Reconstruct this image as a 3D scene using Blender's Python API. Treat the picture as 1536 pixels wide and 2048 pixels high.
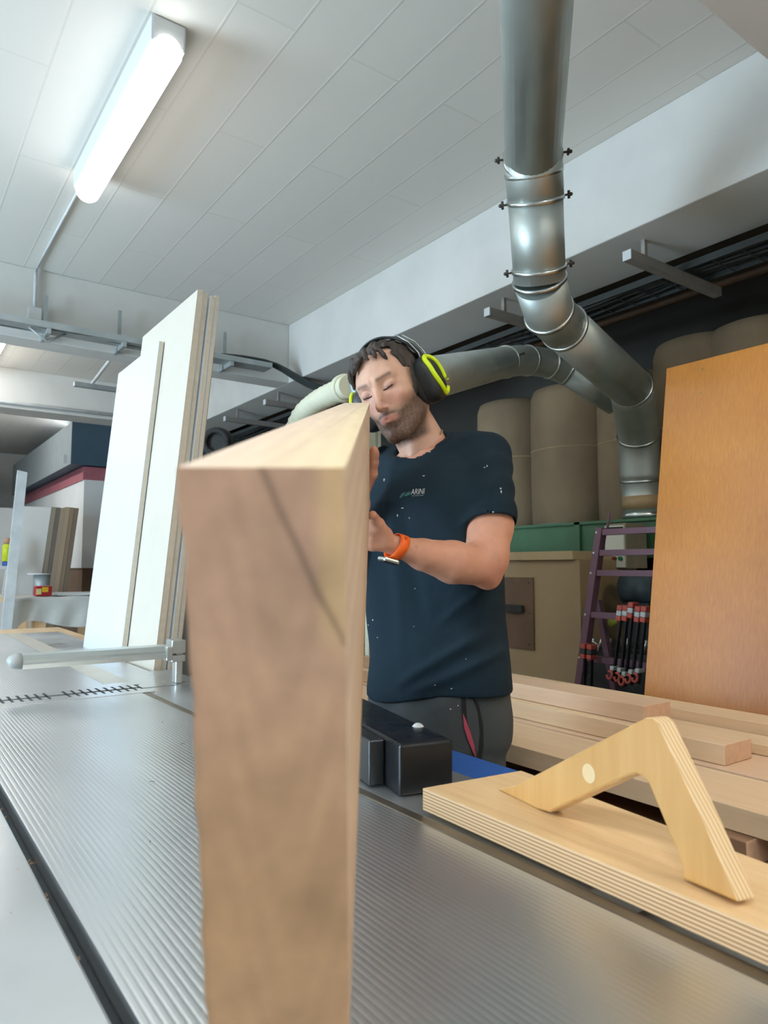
import bpy, bmesh, math, random
import numpy as np
from mathutils import Vector, Matrix
for o in list(bpy.data.objects): bpy.data.objects.remove(o)
R = math.radians
scn = bpy.context.scene; col = scn.collection
random.seed(4)
# ------------------------------------------------------------ camera
F = 1420.0; PITCH = 0.07871; YAW = 0.62051       # focal in px of 2048, pitch up, yaw right of +y
CAM = Vector((0, 0, 1.18))
cd = bpy.data.cameras.new('camera'); cam = bpy.data.objects.new('camera', cd); col.objects.link(cam)
cd.sensor_fit = 'VERTICAL'; cd.sensor_height = 36.0; cd.lens = 36.0*F/2048; cd.clip_start = 0.02; cd.clip_end = 60
cam.location = CAM; cam.rotation_euler = (math.pi/2+PITCH, 0, -YAW)
cd.dof.use_dof = True; cd.dof.focus_distance = 1.75; cd.dof.aperture_fstop = 9.0
scn.camera = cam
# ------------------------------------------------------------ world, exposure
scn.view_settings.view_transform = 'Standard'; scn.view_settings.look = 'None'
scn.view_settings.gamma = 1.0; scn.view_settings.use_curve_mapping = False
scn.view_settings.exposure = 1.25
w = bpy.data.worlds.new('world'); scn.world = w; w.use_nodes = True
w.node_tree.nodes['Background'].inputs[0].default_value = (.75, .85, 1, 1)
w.node_tree.nodes['Background'].inputs[1].default_value = 1.0
LAMP_E = 17.0; LAMP_COL = (1.0, .975, .94); WARM_COL = (1.0, .86, .68)
# ------------------------------------------------------------ camera-calibration helper
_f = Vector((math.sin(YAW)*math.cos(PITCH), math.cos(YAW)*math.cos(PITCH), math.sin(PITCH)))
_r = Vector((math.cos(YAW), -math.sin(YAW), 0)); _u = _r.cross(_f)
def at(x, y, d):            # photograph point at a distance -> world point
    return CAM + d*(_f + (x-768)/F*_r - (y-1024)/F*_u)
def cs(X, Y, Z): return CAM + X*_r + Y*_u + Z*_f
def on(ax, x, y, v):
    q = at(x, y, 1)-CAM; return CAM + q*((v-CAM[ax])/q[ax])
# ------------------------------------------------------------ materials
def lin(c):
    return tuple((x/12.92 if x <= .04045 else ((x+.055)/1.055)**2.4) for x in c)
def hexc(h): return lin(tuple(int(h[i:i+2], 16)/255 for i in (0, 2, 4)))
def newmat(name):
    m = bpy.data.materials.new(name); m.use_nodes = True; nt = m.node_tree
    return m, nt, nt.nodes['Principled BSDF']
def tex_coord(nt, scale=(1, 1, 1)):
    tc = nt.nodes.new('ShaderNodeTexCoord'); mp = nt.nodes.new('ShaderNodeMapping')
    nt.links.new(tc.outputs['Object'], mp.inputs[0]); mp.inputs['Scale'].default_value = scale
    return mp.outputs[0]
def noise(nt, vec, scale, detail=4, rough=.55):
    n = nt.nodes.new('ShaderNodeTexNoise'); nt.links.new(vec, n.inputs['Vector'])
    n.inputs['Scale'].default_value = scale; n.inputs['Detail'].default_value = detail; n.inputs['Roughness'].default_value = rough
    return n.outputs['Fac']
def ramp(nt, fac, stops):
    r = nt.nodes.new('ShaderNodeValToRGB'); nt.links.new(fac, r.inputs[0]); e = r.color_ramp.elements
    while len(e) < len(stops): e.new(.5)
    for i, (p, c) in enumerate(stops): e[i].position = p; e[i].color = (*c[:3], 1)
    return r.outputs[0]
def bump(nt, b, fac, strength=.3, dist=.002):
    n = nt.nodes.new('ShaderNodeBump'); n.inputs['Strength'].default_value = strength; n.inputs['Distance'].default_value = dist
    nt.links.new(fac, n.inputs['Height']); nt.links.new(n.outputs[0], b.inputs['Normal'])
def mat(name, c, rough=.6, metal=0, var=.12, vs=8, bs=0, bscale=60, stretch=(1, 1, 1), spec=.5, coat=0, rvar=0):
    if isinstance(c, str): c = hexc(c)
    m, nt, b = newmat(name); v = tex_coord(nt, stretch)
    n = noise(nt, v, vs)
    lo = tuple(x*(1-var) for x in c); hi = tuple(min(1, x*(1+var)) for x in c)
    nt.links.new(ramp(nt, n, [(.3, lo), (.7, hi)]), b.inputs['Base Color'])
    b.inputs['Roughness'].default_value = rough; b.inputs['Metallic'].default_value = metal
    b.inputs['Specular IOR Level'].default_value = spec; b.inputs['Coat Weight'].default_value = coat
    if rvar:
        n2 = noise(nt, v, vs*.6, 3)
        nt.links.new(ramp(nt, n2, [(.35, (rough-rvar,)*3), (.65, (rough+rvar,)*3)]), b.inputs['Roughness'])
    if bs: bump(nt, b, noise(nt, v, bscale, 3), bs)
    return m
def wood(name, c1, c2, axis=1, rough=.55, fine=90, coarse=9, bs=.15, coat=0):
    c1, c2 = hexc(c1), hexc(c2)
    m, nt, b = newmat(name); s = [1, 1, 1]; s[axis] = .06; v = tex_coord(nt, s)
    n1 = noise(nt, v, coarse, 3, .5); n2 = noise(nt, v, fine, 4, .6)
    mx = nt.nodes.new('ShaderNodeMath'); mx.operation = 'MULTIPLY_ADD'
    nt.links.new(n2, mx.inputs[0]); mx.inputs[1].default_value = .45
    m2 = nt.nodes.new('ShaderNodeMath'); m2.operation = 'MULTIPLY'; nt.links.new(n1, m2.inputs[0]); m2.inputs[1].default_value = .6
    nt.links.new(m2.outputs[0], mx.inputs[2])
    nt.links.new(ramp(nt, mx.outputs[0], [(.38, c1), (.66, c2)]), b.inputs['Base Color'])
    b.inputs['Roughness'].default_value = rough; b.inputs['Coat Weight'].default_value = coat
    bump(nt, b, n2, bs, .001)
    return m
def layered(name, c1, c2, period, axis=2, rough=.6):
    m, nt, b = newmat(name); v = tex_coord(nt)
    wv = nt.nodes.new('ShaderNodeTexWave'); wv.bands_direction = 'XYZ'[axis]; wv.wave_profile = 'SIN'
    nt.links.new(v, wv.inputs['Vector']); wv.inputs['Scale'].default_value = .314159/period
    wv.inputs['Distortion'].default_value = .4; wv.inputs['Detail'].default_value = 1
    nt.links.new(ramp(nt, wv.outputs['Fac'], [(.3, hexc(c1)), (.6, hexc(c2))]), b.inputs['Base Color'])
    b.inputs['Roughness'].default_value = rough
    return m
def emis(name, c, e):
    m, nt, b = newmat(name); b.inputs['Base Color'].default_value = (.9, .9, .9, 1)
    b.inputs['Emission Color'].default_value = (*c, 1); b.inputs['Emission Strength'].default_value = e
    return m
def attr_mat(name, rough=.5, sss=0, bs=0, bscale=200, stretch=(1, 1, 1), var=.06, vs=30, spec=.4):
    m, nt, b = newmat(name); a = nt.nodes.new('ShaderNodeAttribute'); a.attribute_name = 'tint'
    v = tex_coord(nt, stretch); n = noise(nt, v, vs)
    r = ramp(nt, n, [(.3, (1-var,)*3), (.7, (1+var,)*3)])
    mm = nt.nodes.new('ShaderNodeMix'); mm.data_type = 'RGBA'; mm.blend_type = 'MULTIPLY'; mm.inputs[0].default_value = 1
    nt.links.new(a.outputs['Color'], mm.inputs[6]); nt.links.new(r, mm.inputs[7]); nt.links.new(mm.outputs[2], b.inputs['Base Color'])
    b.inputs['Roughness'].default_value = rough; b.inputs['Specular IOR Level'].default_value = spec
    if sss:
        b.inputs['Subsurface Weight'].default_value = sss; b.inputs['Subsurface Radius'].default_value = (1, .35, .2)
        b.inputs['Subsurface Scale'].default_value = .006
    if bs: bump(nt, b, noise(nt, v, bscale, 3), bs)
    return m
M = dict(
 wall=mat('white_plaster', 'd8dcdc', .8, var=.05, vs=2, bs=.2, bscale=20),
 wall_dark=mat('shaded_plaster', '514f49', .85, var=.1, vs=2),  # plaster coloured dark in place of the unlit right side
 floor=mat('concrete_floor', 'a19e98', .6, var=.15, vs=2, bs=.2),
 beam=mat('painted_concrete_beam', 'cfcfca', .75, var=.05, vs=3, bs=.25, bscale=14),
 steel=mat('ground_steel', 'd2d6d8', .34, .96, var=.08, vs=5, rvar=.04, stretch=(1, .25, 1)),
 steel_plain=mat('smooth_cast_steel', 'cdd2d5', .34, .85, var=.06, vs=5, rvar=.08),
 steel_edge=mat('worn_steel_edge', '8d8579', .45, 1, var=.2, vs=12),
 dark_gap=mat('black_gap_strip', '23282c', .6, var=.4, vs=40),
 machine=mat('machine_grey', '7d878a', .5, var=.1),
 galv=mat('galvanised_steel', 'b6beb9', .46, .75, var=.06, vs=9, rvar=.05),
 seam=mat('galvanised_ring', 'c6ccca', .28, 1, var=.08),
 bolt=mat('dark_bolt', '55504a', .5, .7),
 black=mat('black_painted_steel', '1b1e22', .32, .2, var=.25, vs=30, rvar=.06),
 blackp=mat('black_plastic', '1c2224', .45, var=.15),
 dsteel=mat('dark_fence_steel', '55585b', .35, .9, var=.2),
 alu=mat('anodised_aluminium', 'd3dad9', .3, .85, var=.04, stretch=(.2, 1, 1)),
 greyp=mat('grey_plastic', 'a9aeac', .5),
 white=mat('white_laminate', 'cbd0d2', .4, var=.02),
 core=mat('chipboard_core', 'd8cebc', .7, var=.06, vs=60),
 green=mat('green_enamel', '3f6b4c', .45, var=.15, vs=4),
 bag=mat('dusty_filter_bag', '85735a', .9, var=.22, vs=3, bs=.5, bscale=7, stretch=(1, 1, .6)),
 beige=mat('beige_board', 'a68f6c', .6, var=.06, vs=4),
 beige_l=mat('pale_board_edge', 'b7a27c', .6, var=.05),
 brown=mat('brown_hardboard', '6d543f', .6, var=.15, vs=6),
 purple=mat('mauve_painted_steel', '6e4f5c', .5, var=.1),
 red=mat('red_clamp_plastic', 'a8493c', .5),
 dkred=mat('dark_red_plastic', '7b2f2c', .5),
 elbox=mat('white_enamel_box', 'd8dbce', .45, var=.03),
 elside=mat('greige_enamel', '8e8672', .5),
 bluegrey=mat('dark_blue_grey_paint', '3c5566', .6, var=.05),
 grey=mat('mid_grey_paint', '8b9598', .6, var=.06),
 pink=mat('dull_red_paint', 'a5626c', .6, var=.1),
 cloth=mat('white_dust_sheet', 'f2f5f2', .85, var=.04, bs=.3, bscale=9),
 blue=mat('blue_paint', '2f5ca8', .45), redbox=mat('red_paint', 'b3202c', .45), yellow=mat('yellow_paint', 'f0c02c', .5),
 neon=mat('neon_yellow_plastic', 'd4ee08', .4, var=.03), orange=mat('orange_silicone', 'ff6a1a', .5, var=.04),
 hivis=mat('bright_yellow_plastic', 'cfe02c', .5), cream=mat('cream_hose', 'c8c8b0', .55, var=.06),
 pipeblue=mat('pale_blue_pipe', '9fb4b4', .35), gold=mat('gold_chain', 'b99a58', .3, 1),
 lumber=wood('pale_beech', 'dcbb9c', 'e6cbae', 1, bs=.05), lumber2=wood('pale_sawn_board', 'e0c29e', 'ead2b0', 1, bs=.05),
 endgrain=mat('sawn_end_grain', 'cba688', .75, var=.10, vs=40),
 lumber3=wood('rough_brown_board', '7a5b45', 'a07c60', 1),
 pine=wood('pine_frame', 'dcb88c', 'eed2a8', 1), pinez=wood('pine_leg', 'd8ae80', 'ecc898', 2),
 plytop=wood('birch_ply_face', 'dcb887', 'ecd0a2', 1, bs=.05), plyedge=layered('birch_ply_edge', 'ab835a', 'dfbf94', .0042),
 plyh=wood('worn_ply_handle', 'c4934e', 'd3a766', 2, fine=60, bs=.05, coat=.2),
 tray=mat('dusty_cable_tray', 'a6adad', .5, .4), cable=mat('grey_black_cables', '3a3f3e', .7),
 strut=mat('grey_strut', '9a958f', .5, .3), conduit=mat('white_conduit', 'ccd0d0', .5),
 trouser=mat('charcoal_work_cloth', '43484a', .85, var=.1, bs=.3, bscale=500),
 trouserd=mat('black_pocket_trim', '1c1e1f', .8), pinkl=mat('pink_pocket_lining', 'b0485c', .8),
 zip=mat('tarnished_zip', '6b6a60', .4, .8), shoe=mat('black_shoe', '1a1a1a', .6),
 shirt=mat('navy_cotton', '1d2d37', .92, var=.12, vs=5, bs=.4, bscale=700, spec=.2),
 print_w=mat('white_print', 'c9ced0', .7), print_t=mat('teal_print', '2f6264', .7),
 hair=mat('dark_brown_hair', '3a312c', .6, var=.45, vs=110, bs=.9, bscale=260, stretch=(1, 1, .3), spec=.45),
 lash=mat('dark_lash', '3a2622', .8), eye=mat('eyeball', '9a8f88', .25), iris=mat('dark_iris', '20180f', .2),
 dark=mat('dark_clutter', '2c2e2c', .7, var=.4, vs=12), rubber=mat('rubber', '2b2b2b', .8),
 lime=mat('lime_rag', '8f9a3c', .8), chip=mat('wood_shaving', 'c9a47c', .8), chipd=mat('dark_shaving', '5a4f49', .8),
)
def ceiling_mat():
    m, nt, b = newmat('board_marked_ceiling'); v = tex_coord(nt)
    br = nt.nodes.new('ShaderNodeTexBrick'); rot = nt.nodes.new('ShaderNodeMapping'); rot.inputs['Rotation'].default_value = (0, 0, math.pi/2)
    nt.links.new(v, rot.inputs[0]); nt.links.new(rot.outputs[0], br.inputs['Vector'])
    br.inputs['Scale'].default_value = 1; br.inputs['Brick Width'].default_value = 1.5; br.inputs['Row Height'].default_value = .24
    br.inputs['Mortar Size'].default_value = .008; br.inputs['Mortar Smooth'].default_value = 1
    br.inputs['Color1'].default_value = (*hexc('e0ded6'), 1); br.inputs['Color2'].default_value = (*hexc('dddad2'), 1)
    br.inputs['Mortar'].default_value = (*hexc('d6d3ca'), 1)
    nt.links.new(br.outputs['Color'], b.inputs['Base Color']); b.inputs['Roughness'].default_value = .85
    n = noise(nt, v, 9, 5); ad = nt.nodes.new('ShaderNodeMath'); ad.operation = 'ADD'
    nt.links.new(n, ad.inputs[0]); nt.links.new(br.outputs['Fac'], ad.inputs[1]); bump(nt, b, ad.outputs[0], .22, .004)
    return m
M['ceil'] = ceiling_mat()
# ------------------------------------------------------------ object helpers
def tag(o, label=None, cat=None, group=None, kind=None):
    if label: o['label'] = label
    if cat: o['category'] = cat
    if group: o['group'] = group
    if kind: o['kind'] = kind
    return o
def thing(name, label, cat, loc=(0, 0, 0), group=None):
    o = bpy.data.objects.new(name, None); col.objects.link(o); o.location = loc; o.empty_display_size = .1
    return tag(o, label, cat, group)
def wloc(p):
    v = Vector((0, 0, 0))
    while p: v += Vector(p.location); p = p.parent
    return v
def obj(name, bm, m, parent=None, smooth=False, bevel=0, loc=None):
    """bmesh in world coordinates -> ONE object (origin at its parent, or at loc)."""
    me = bpy.data.meshes.new(name)
    off = wloc(parent) if parent else Vector(loc or (0, 0, 0))
    if isinstance(bm, bmesh.types.BMesh):
        bmesh.ops.translate(bm, verts=bm.verts, vec=-off); bm.to_mesh(me); bm.free()
    else:
        me = bm
    for x in (m if isinstance(m, (list, tuple)) else [m]): me.materials.append(M[x] if isinstance(x, str) else x)
    o = bpy.data.objects.new(name, me); col.objects.link(o)
    if parent: o.parent = parent
    else: o.location = off
    if smooth: me.shade_smooth()
    if bevel:
        b = o.modifiers.new('bevel', 'BEVEL'); b.width = bevel; b.segments = 2; b.limit_method = 'ANGLE'
    return o
def nb(): return bmesh.new()
def box(bm, x0, x1, y0, y1, z0, z1, mi=0, mtx=None):
    vs = [bm.verts.new((x, y, z)) for z in (z0, z1) for y in (y0, y1) for x in (x0, x1)]
    if mtx is not None:
        for v in vs: v.co = mtx @ v.co
    for f in ((0, 2, 3, 1), (4, 5, 7, 6), (0, 1, 5, 4), (2, 6, 7, 3), (0, 4, 6, 2), (1, 3, 7, 5)):
        fc = bm.faces.new([vs[i] for i in f]); fc.material_index = mi
    return vs
def boxm(*a, **k): b = nb(); box(b, *a, **k); return b
def prism(bm, pts, vec, side_mi=0, cap_mi=0):
    """polygon pts (world) extruded by vec"""
    a = [bm.verts.new(p) for p in pts]; b = [bm.verts.new(Vector(p)+Vector(vec)) for p in pts]
    f = bm.faces.new(a); f.material_index = cap_mi; f = bm.faces.new(b[::-1]); f.material_index = cap_mi
    n = len(a)
    for i in range(n):
        f = bm.faces.new((a[i], b[i], b[(i+1) % n], a[(i+1) % n])); f.material_index = side_mi
    bmesh.ops.recalc_face_normals(bm, faces=bm.faces); return bm
def tube(bm, pts, r, seg=16, caps=True, mi=0, squash=None):
    pts = [Vector(p) for p in pts]; n = len(pts); rr = r if isinstance(r, (list, tuple)) else [r]*n
    rings = []; up = None
    for i, p in enumerate(pts):
        t = (pts[min(i+1, n-1)]-pts[max(i-1, 0)]).normalized()
        if up is None: up = t.orthogonal().normalized() if squash is None else Vector(squash[0])
        up = (up - t*up.dot(t)).normalized(); s = t.cross(up)
        k = squash[1] if squash else 1
        rings.append([bm.verts.new(p + rr[i]*(math.cos(a)*up*k+math.sin(a)*s)) for a in (2*math.pi*j/seg for j in range(seg))])
    for a, b in zip(rings, rings[1:]):
        for j in range(seg):
            f = bm.faces.new((a[j], a[(j+1) % seg], b[(j+1) % seg], b[j])); f.material_index = mi; f.smooth = True
    if caps:
        f = bm.faces.new(rings[0][::-1]); f.material_index = mi; f = bm.faces.new(rings[-1]); f.material_index = mi
    return bm
def tubem(*a, **k): return tube(nb(), *a, **k)
def sphere(bm, c, r, seg=16, mi=0):
    if not isinstance(r, (tuple, list)): r = (r, r, r)
    ret = bmesh.ops.create_uvsphere(bm, u_segments=seg, v_segments=seg//2+2, radius=1)
    for v in ret['verts']: v.co = Vector((v.co.x*r[0], v.co.y*r[1], v.co.z*r[2]))+Vector(c)
    for v in ret['verts']:
        for f in v.link_faces: f.smooth = True; f.material_index = mi
    return bm
def spline(pts, n=8):
    pts = [Vector(p) for p in pts]; out = []
    for i in range(len(pts)-1):
        p0, p1, p2, p3 = pts[max(i-1, 0)], pts[i], pts[i+1], pts[min(i+2, len(pts)-1)]
        for k in range(n):
            t = k/n
            out.append(.5*((2*p1)+(p2-p0)*t+(2*p0-5*p1+4*p2-p3)*t*t+(3*p1-p0-3*p2+p3)*t**3))
    out.append(pts[-1]); return out
def struct(name, bm, m, bevel=0): return tag(obj(name, bm, m, bevel=bevel), kind='structure')
def axbasis(o, t, s=None):
    """matrix with local z along t"""
    t = Vector(t).normalized(); s = Vector(s) if s is not None else t.orthogonal(); s = (s-t*s.dot(t)).normalized(); q = t.cross(s)
    m = Matrix((s, q, t)).transposed().to_4x4(); m.translation = Vector(o); return m
# ============================================================ THE SETTING
struct('floor', boxm(-3.5, 6, -3, 14, -.1, 0), 'floor')
struct('ceiling', boxm(-3.5, 3.0, -3, 14, 3.2, 3.35), 'ceil')
struct('ceiling', boxm(3.0, 6, -3, 14, 3.2, 3.35), mat('darkened_brownish_slab', '6a6050', .85, var=.15, vs=3, bs=.3, bscale=12))  # brownish slab, coloured darker so the table reflects a dim bay
struct('wall_far', boxm(-3.5, 6, 14, 14.2, 0, 3.2), 'wall')
struct('wall_back', boxm(-3.5, 6, -3.2, -3, 0, 3.2), 'wall')
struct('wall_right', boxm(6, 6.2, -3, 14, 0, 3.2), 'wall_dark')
bm = nb()                                           # left wall; unseen window opening added for bluish side light
box(bm, -3.7, -3.5, -3, 2.4, 0, 3.2); box(bm, -3.7, -3.5, 4.2, 14, 0, 3.2); box(bm, -3.7, -3.5, 2.4, 4.2, 0, .2); box(bm, -3.7, -3.5, 2.4, 4.2, 2.3, 3.2)
struct('wall_left', bm, 'wall')
bm = nb()
for y in (2.4, 3.28, 4.15): box(bm, -3.62, -3.56, y, y+.05, .2, 2.3)
for z in (.2, 2.25): box(bm, -3.62, -3.56, 2.4, 4.2, z, z+.05)
struct('window_added', bm, 'white')  # frame of the added window, sized to throw the duct shadow
struct('trim_1', boxm(2.72, 3.17, -3, 14, 2.71, 3.2), 'beam', bevel=.006)
struct('trim_2', boxm(-3.5, 2.72, 5.17, 5.385, 2.71, 3.2), 'beam', bevel=.006)
struct('trim_3', boxm(-3.5, 2.72, 7.94, 8.3, 2.79, 3.2), 'beam', bevel=.006)
struct('trim_4', boxm(-3.5, 2.72, .5, .98, 2.71, 3.2), 'beam', bevel=.006)
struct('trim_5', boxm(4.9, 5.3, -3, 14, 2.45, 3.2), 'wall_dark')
# ============================================================ LAMPS
def lamp(x, y0, y1, label, e=LAMP_E, c=LAMP_COL, group='tube lamps on the ceiling'):
    t = thing('ceiling_lamp', label, 'lamp', (x, (y0+y1)/2, 3.2), group)
    obj('housing', boxm(x-.066, x+.066, y0+.015, y1-.015, 3.095, 3.2), 'white', t, bevel=.01)
    b = nb(); L = y1-y0; pts = [(x, y0+.012*i, 3.09) for i in range(4)]+[(x, y1-.036+.012*i, 3.09) for i in range(4)]
    tube(b, pts, [.030, .046, .054, .058, .058, .054, .046, .030], 24)
    obj('diffuser', b, emis('lamp_diffuser', c, e), t)
    return t
lamp(.792, 2.456, 3.737, 'lit tubular ceiling lamp, the large one at the upper left', e=4.5)
lamp(.792, 6.93, 8.2, 'lit ceiling lamp at the left edge, behind the first cross beam', e=LAMP_E*1.2) if False else lamp(.76, 6.55, 7.75, 'lit ceiling lamp at the left edge, behind the first cross beam', e=9)
lamp(.792, -2.4, -1.13, 'added unseen tube lamp behind the camera over the machine', e=LAMP_E*1.5, group='added tube lamps outside the picture')  # added fill lamp behind the view, brightens the whole room
lamp(-.9, -.9, .35, 'added unseen tube lamp left of the camera', e=LAMP_E*1.4, group='added tube lamps outside the picture')  # unseen lamp added for more light near the camera
lamp(-2.0, 2.4, 3.67, 'added unseen tube lamp over the left aisle', group='added tube lamps outside the picture')  # unseen lamp added to light the left side
lamp(-2.0, 6.9, 8.2, 'added unseen tube lamp over the far left aisle', group='added tube lamps outside the picture')  # added out of view, lights the far left
lamp(.5, 9.0, 10.3, 'added unseen tube lamp over the far end, left of the booth', e=LAMP_E*1.4, group='added tube lamps outside the picture')  # lamp added out of view to brighten the far background
lamp(2.2, 9.4, 10.6, 'added unseen tube lamp over the far bay', group='added tube lamps outside the picture')  # added lamp, extra light for the far bay
lamp(2.3, -1.6, -.3, 'added unseen warm tube lamp over the timber pile', e=LAMP_E*.9, c=WARM_COL, group='added tube lamps outside the picture')  # added warm lamp, gives the boards their warm light
ld = bpy.data.lights.new('added_daylight', 'AREA'); ld.shape = 'RECTANGLE'; ld.size = 2.05; ld.size_y = 1.75; ld.energy = 110; ld.color = (.62, .82, 1)  # area lamp added at the unseen window as bluish daylight
lo = bpy.data.objects.new('added_daylight', ld); col.objects.link(lo); lo.location = (-3.52, 3.3, 1.25); lo.rotation_euler = (0, -math.pi/2, 0)
# ============================================================ JOINTER
T = .85
J = thing('jointer', 'long steel jointer machine with ribbed tables running away from the camera', 'machine', (.4, 1.0, 0))
def ribbed(x0, x1, y0, y1, z0, z1, n):
    pts = []; p = (x1-x0)/n
    for i in range(n):
        a = x0+i*p
        pts += [(a, z1-.00014), (a+p*.25, z1), (a+p*.65, z1), (a+p*.9, z1-.00014)]
    pts += [(x1, z1-.0011), (x1, z0), (x0, z0)]
    return prism(nb(), [(x, y0, z) for x, z in pts], (0, y1-y0, 0))
obj('infeed_table', ribbed(.172, .592, -.6, 1.93, .79, T, 58), 'steel', J)
obj('outfeed_table', ribbed(.172, .545, 2.13, 4.05, .79, T, 52), 'steel', J)
obj('table_edge', boxm(.593, .614, -.6, 1.93, .79, T-.0005), 'steel_edge', J, bevel=.003)
obj('fence_ledge', boxm(.6145, .79, .5, 2.017, .80, T-.003), 'steel_plain', J, bevel=.002)
b = nb(); prism(b, [(.62, 2.02, .80), (.80, 2.02, .80), (.80, 2.33, .80), (.735, 2.33, .80), (.735, 3.25, .80), (.80, 3.25, .80), (.80, 4.05, .80), (.62, 4.05, .80)], (0, 0, T-.802)); obj('side_extension', b, 'steel_plain', J)
obj('smooth_margin', boxm(.546, .619, 2.13, 4.05, .80, T+.0005), mat('dull_beige_steel', 'cbc6bb', .45, .6, var=.05), J)
# toothed lips either side of the cutter
def lip(y_in, y_out, name):
    b = nb(); xs = .19
    ys, ye = min(y_in, y_out), max(y_in, y_out)
    yt = y_in + (y_out-y_in)*.45
    box(b, .172, .625, min(yt, y_out), max(yt, y_out), .80, T+.001)
    k = 0
    while xs < .60:
        wdt = .0135
        if k % 10 == 9: wdt = .04
        box(b, xs, min(xs+wdt, .62), min(y_in, yt), max(y_in, yt), .825, T+.001)
        xs += wdt+.0075; k += 1
    box(b, .172, .187, min(y_in, yt), max(y_in, yt), .825, T+.001)
    return obj(name, b, 'steel', J)
lip(2.005, 1.93, 'infeed_lip'); lip(2.025, 2.13, 'outfeed_lip')
b = nb(); tube(b, [(.175, 2.015, .79), (.62, 2.015, .79)], .05, 24)
obj('cutter_head', b, 'dsteel', J)
obj('machine_base', boxm(.2, .76, -.3, 3.7, 0, .78), 'machine', J, bevel=.01)
obj('blue_cover', prism(nb(), [(.80, .86, .78), (.80, .86, .832), (.80, 1.15, .832), (.80, 1.15, .78)], (.12, .0, 0)), 'blue', J, bevel=.004)
b = nb(); sphere(b, at(836, 1463, 1.16), (.012, .012, .014)); obj('white_knob', b, 'white', J)
# fence: black bar and steel plate, turned 12.6 degrees off the table
fa = R(12.6); fm = Matrix.Translation((.636, .85, 0)) @ Matrix.Rotation(-fa, 4, 'Z')
FN = thing('jointer_fence', 'black steel fence bar standing on the machine ledge in front of the man', 'machine fence', (.636, .85, T))
obj('bar', boxm(0, .088, 0, .62, T-.002, .922, mtx=fm), 'black', FN, bevel=.004)
p2 = on(2, 742, 1573, T)
fm2 = Matrix.Translation((p2.x, p2.y, 0)) @ Matrix.Rotation(-fa, 4, 'Z')
obj('plate', boxm(-.003, .022, 0, .5, T+.001, .918, mtx=fm2), 'dsteel', FN, bevel=.002)
# guard arm across the cutter
G = thing('bridge_guard', 'silver aluminium bridge guard arm reaching across the cutter', 'machine guard', (.7, 2.06, T))
zb = .922
prof = [(-.030, 0), (.030, 0), (.032, .010), (.029, .013), (.029, .017), (.025, .031), (.012, .037), (-.004, .038), (-.018, .034), (-.028, .022), (-.028, .016), (-.032, .011)]
obj('profile', prism(nb(), [(.318, 2.06+a, zb+c) for a, c in prof], (.372, 0, 0)), 'alu', G)
b = nb(); tube(b, [(.318, 2.06, zb+.018), (.306, 2.06, zb+.018), (.294, 2.06, zb+.016), (.288, 2.06, zb+.013)], [.033, .032, .026, .016], 20, squash=((0, 0, 1), .62))
obj('end_cap', b, 'greyp', G)
b = nb(); box(b, .686, .704, 2.022, 2.10, zb-.006, zb+.034); box(b, .704, .745, 2.03, 2.085, zb+.012, zb+.05); box(b, .704, .745, 2.03, 2.085, zb-.012, zb+.008); box(b, .72, .74, 2.04, 2.075, T-.002, zb+.03)
obj('clamp_block', b, 'alu', G, bevel=.003)
# second machine surface to the left of the slot
S = thing('smooth_steel_table', 'smooth bare steel machine table left of the dark slot, nearest the camera', 'machine table', (-.3, .6, 0))
obj('table_plate', boxm(-.9, .157, -.6, 1.75, .80, T-.002), 'steel_plain', S, bevel=.003)
obj('base', boxm(-.8, .10, -.5, 1.6, 0, .80), 'machine', S)
obj('slot_liner', boxm(.1575, .1715, -.6, 1.75, .80, .828), 'dark_gap', S)  # near-black strip set in the gap between the two tables
# pale wooden frame beyond the outfeed end
WF = thing('pine_pallet_frame', 'pale pine frame lying beyond the far end of the ribbed table', 'frame', (.7, 4.3, 0))
obj('board', boxm(.0, .93, 4.08, 4.72, .795, .82), 'pine', WF)
obj('board', boxm(.815, .93, 3.55, 4.075, .795, .82), 'pine', WF)
obj('board', boxm(.815, .93, 3.55, 4.72, .70, .7945), 'pine', WF)
for x in (.05, .85):
    for y in (4.15, 4.6): obj('leg', boxm(x, x+.07, y, y+.07, 0, .7949 if x < .5 else .70), 'pinez', WF)
# shavings
rs = random.Random(3)
def chip(p, s, m, lab):
    b = nb(); n = 5; a0 = rs.uniform(0, 6.3); pts = []
    for i in range(n):
        a = a0+i*.5; pts.append((p[0]+s*math.cos(a)*(1+.2*rs.random()), p[1]+s*math.sin(a), p[2]+.0008+s*.25*math.sin(i*.8)))
    for i in range(n-1):
        q = [bmv for bmv in (Vector(pts[i]), Vector(pts[i+1]))]
        w2 = Vector((0, s*.5, s*.1))
        vs = [b.verts.new(v) for v in (q[0], q[1], q[1]+w2, q[0]+w2)]; b.faces.new(vs)
    for e in bmesh.ops.solidify(b, geom=b.faces[:], thickness=.0006)['geom']: pass
    return tag(obj('wood_shaving', b, m, loc=p), lab, 'shaving', 'wood shavings scattered on the steel tables')
cl = 'tiny curled wood shaving lying on the steel machine tables'
for (a, c, s) in ((328, 1446, .004), (366, 1490, .004), (132, 1437, .002), (305, 1564, .004), (305, 1685, .003), (95, 1543, .002), (262, 1503, .002), (315, 1390, .003), (355, 1393, .003),
                  (34, 1740, .002), (60, 1727, .002), (18, 1830, .002), (288, 1526, .002), (140, 1496, .002), (312, 1348, .007), (345, 1370, .004), (285, 1335, .003), (300, 1352, .003), (340, 1345, .003), (270, 1330, .003)):
    p = on(2, a, c, T+.0005); chip(p, s, 'chipd' if s > .002 else 'chip', cl)
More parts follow.
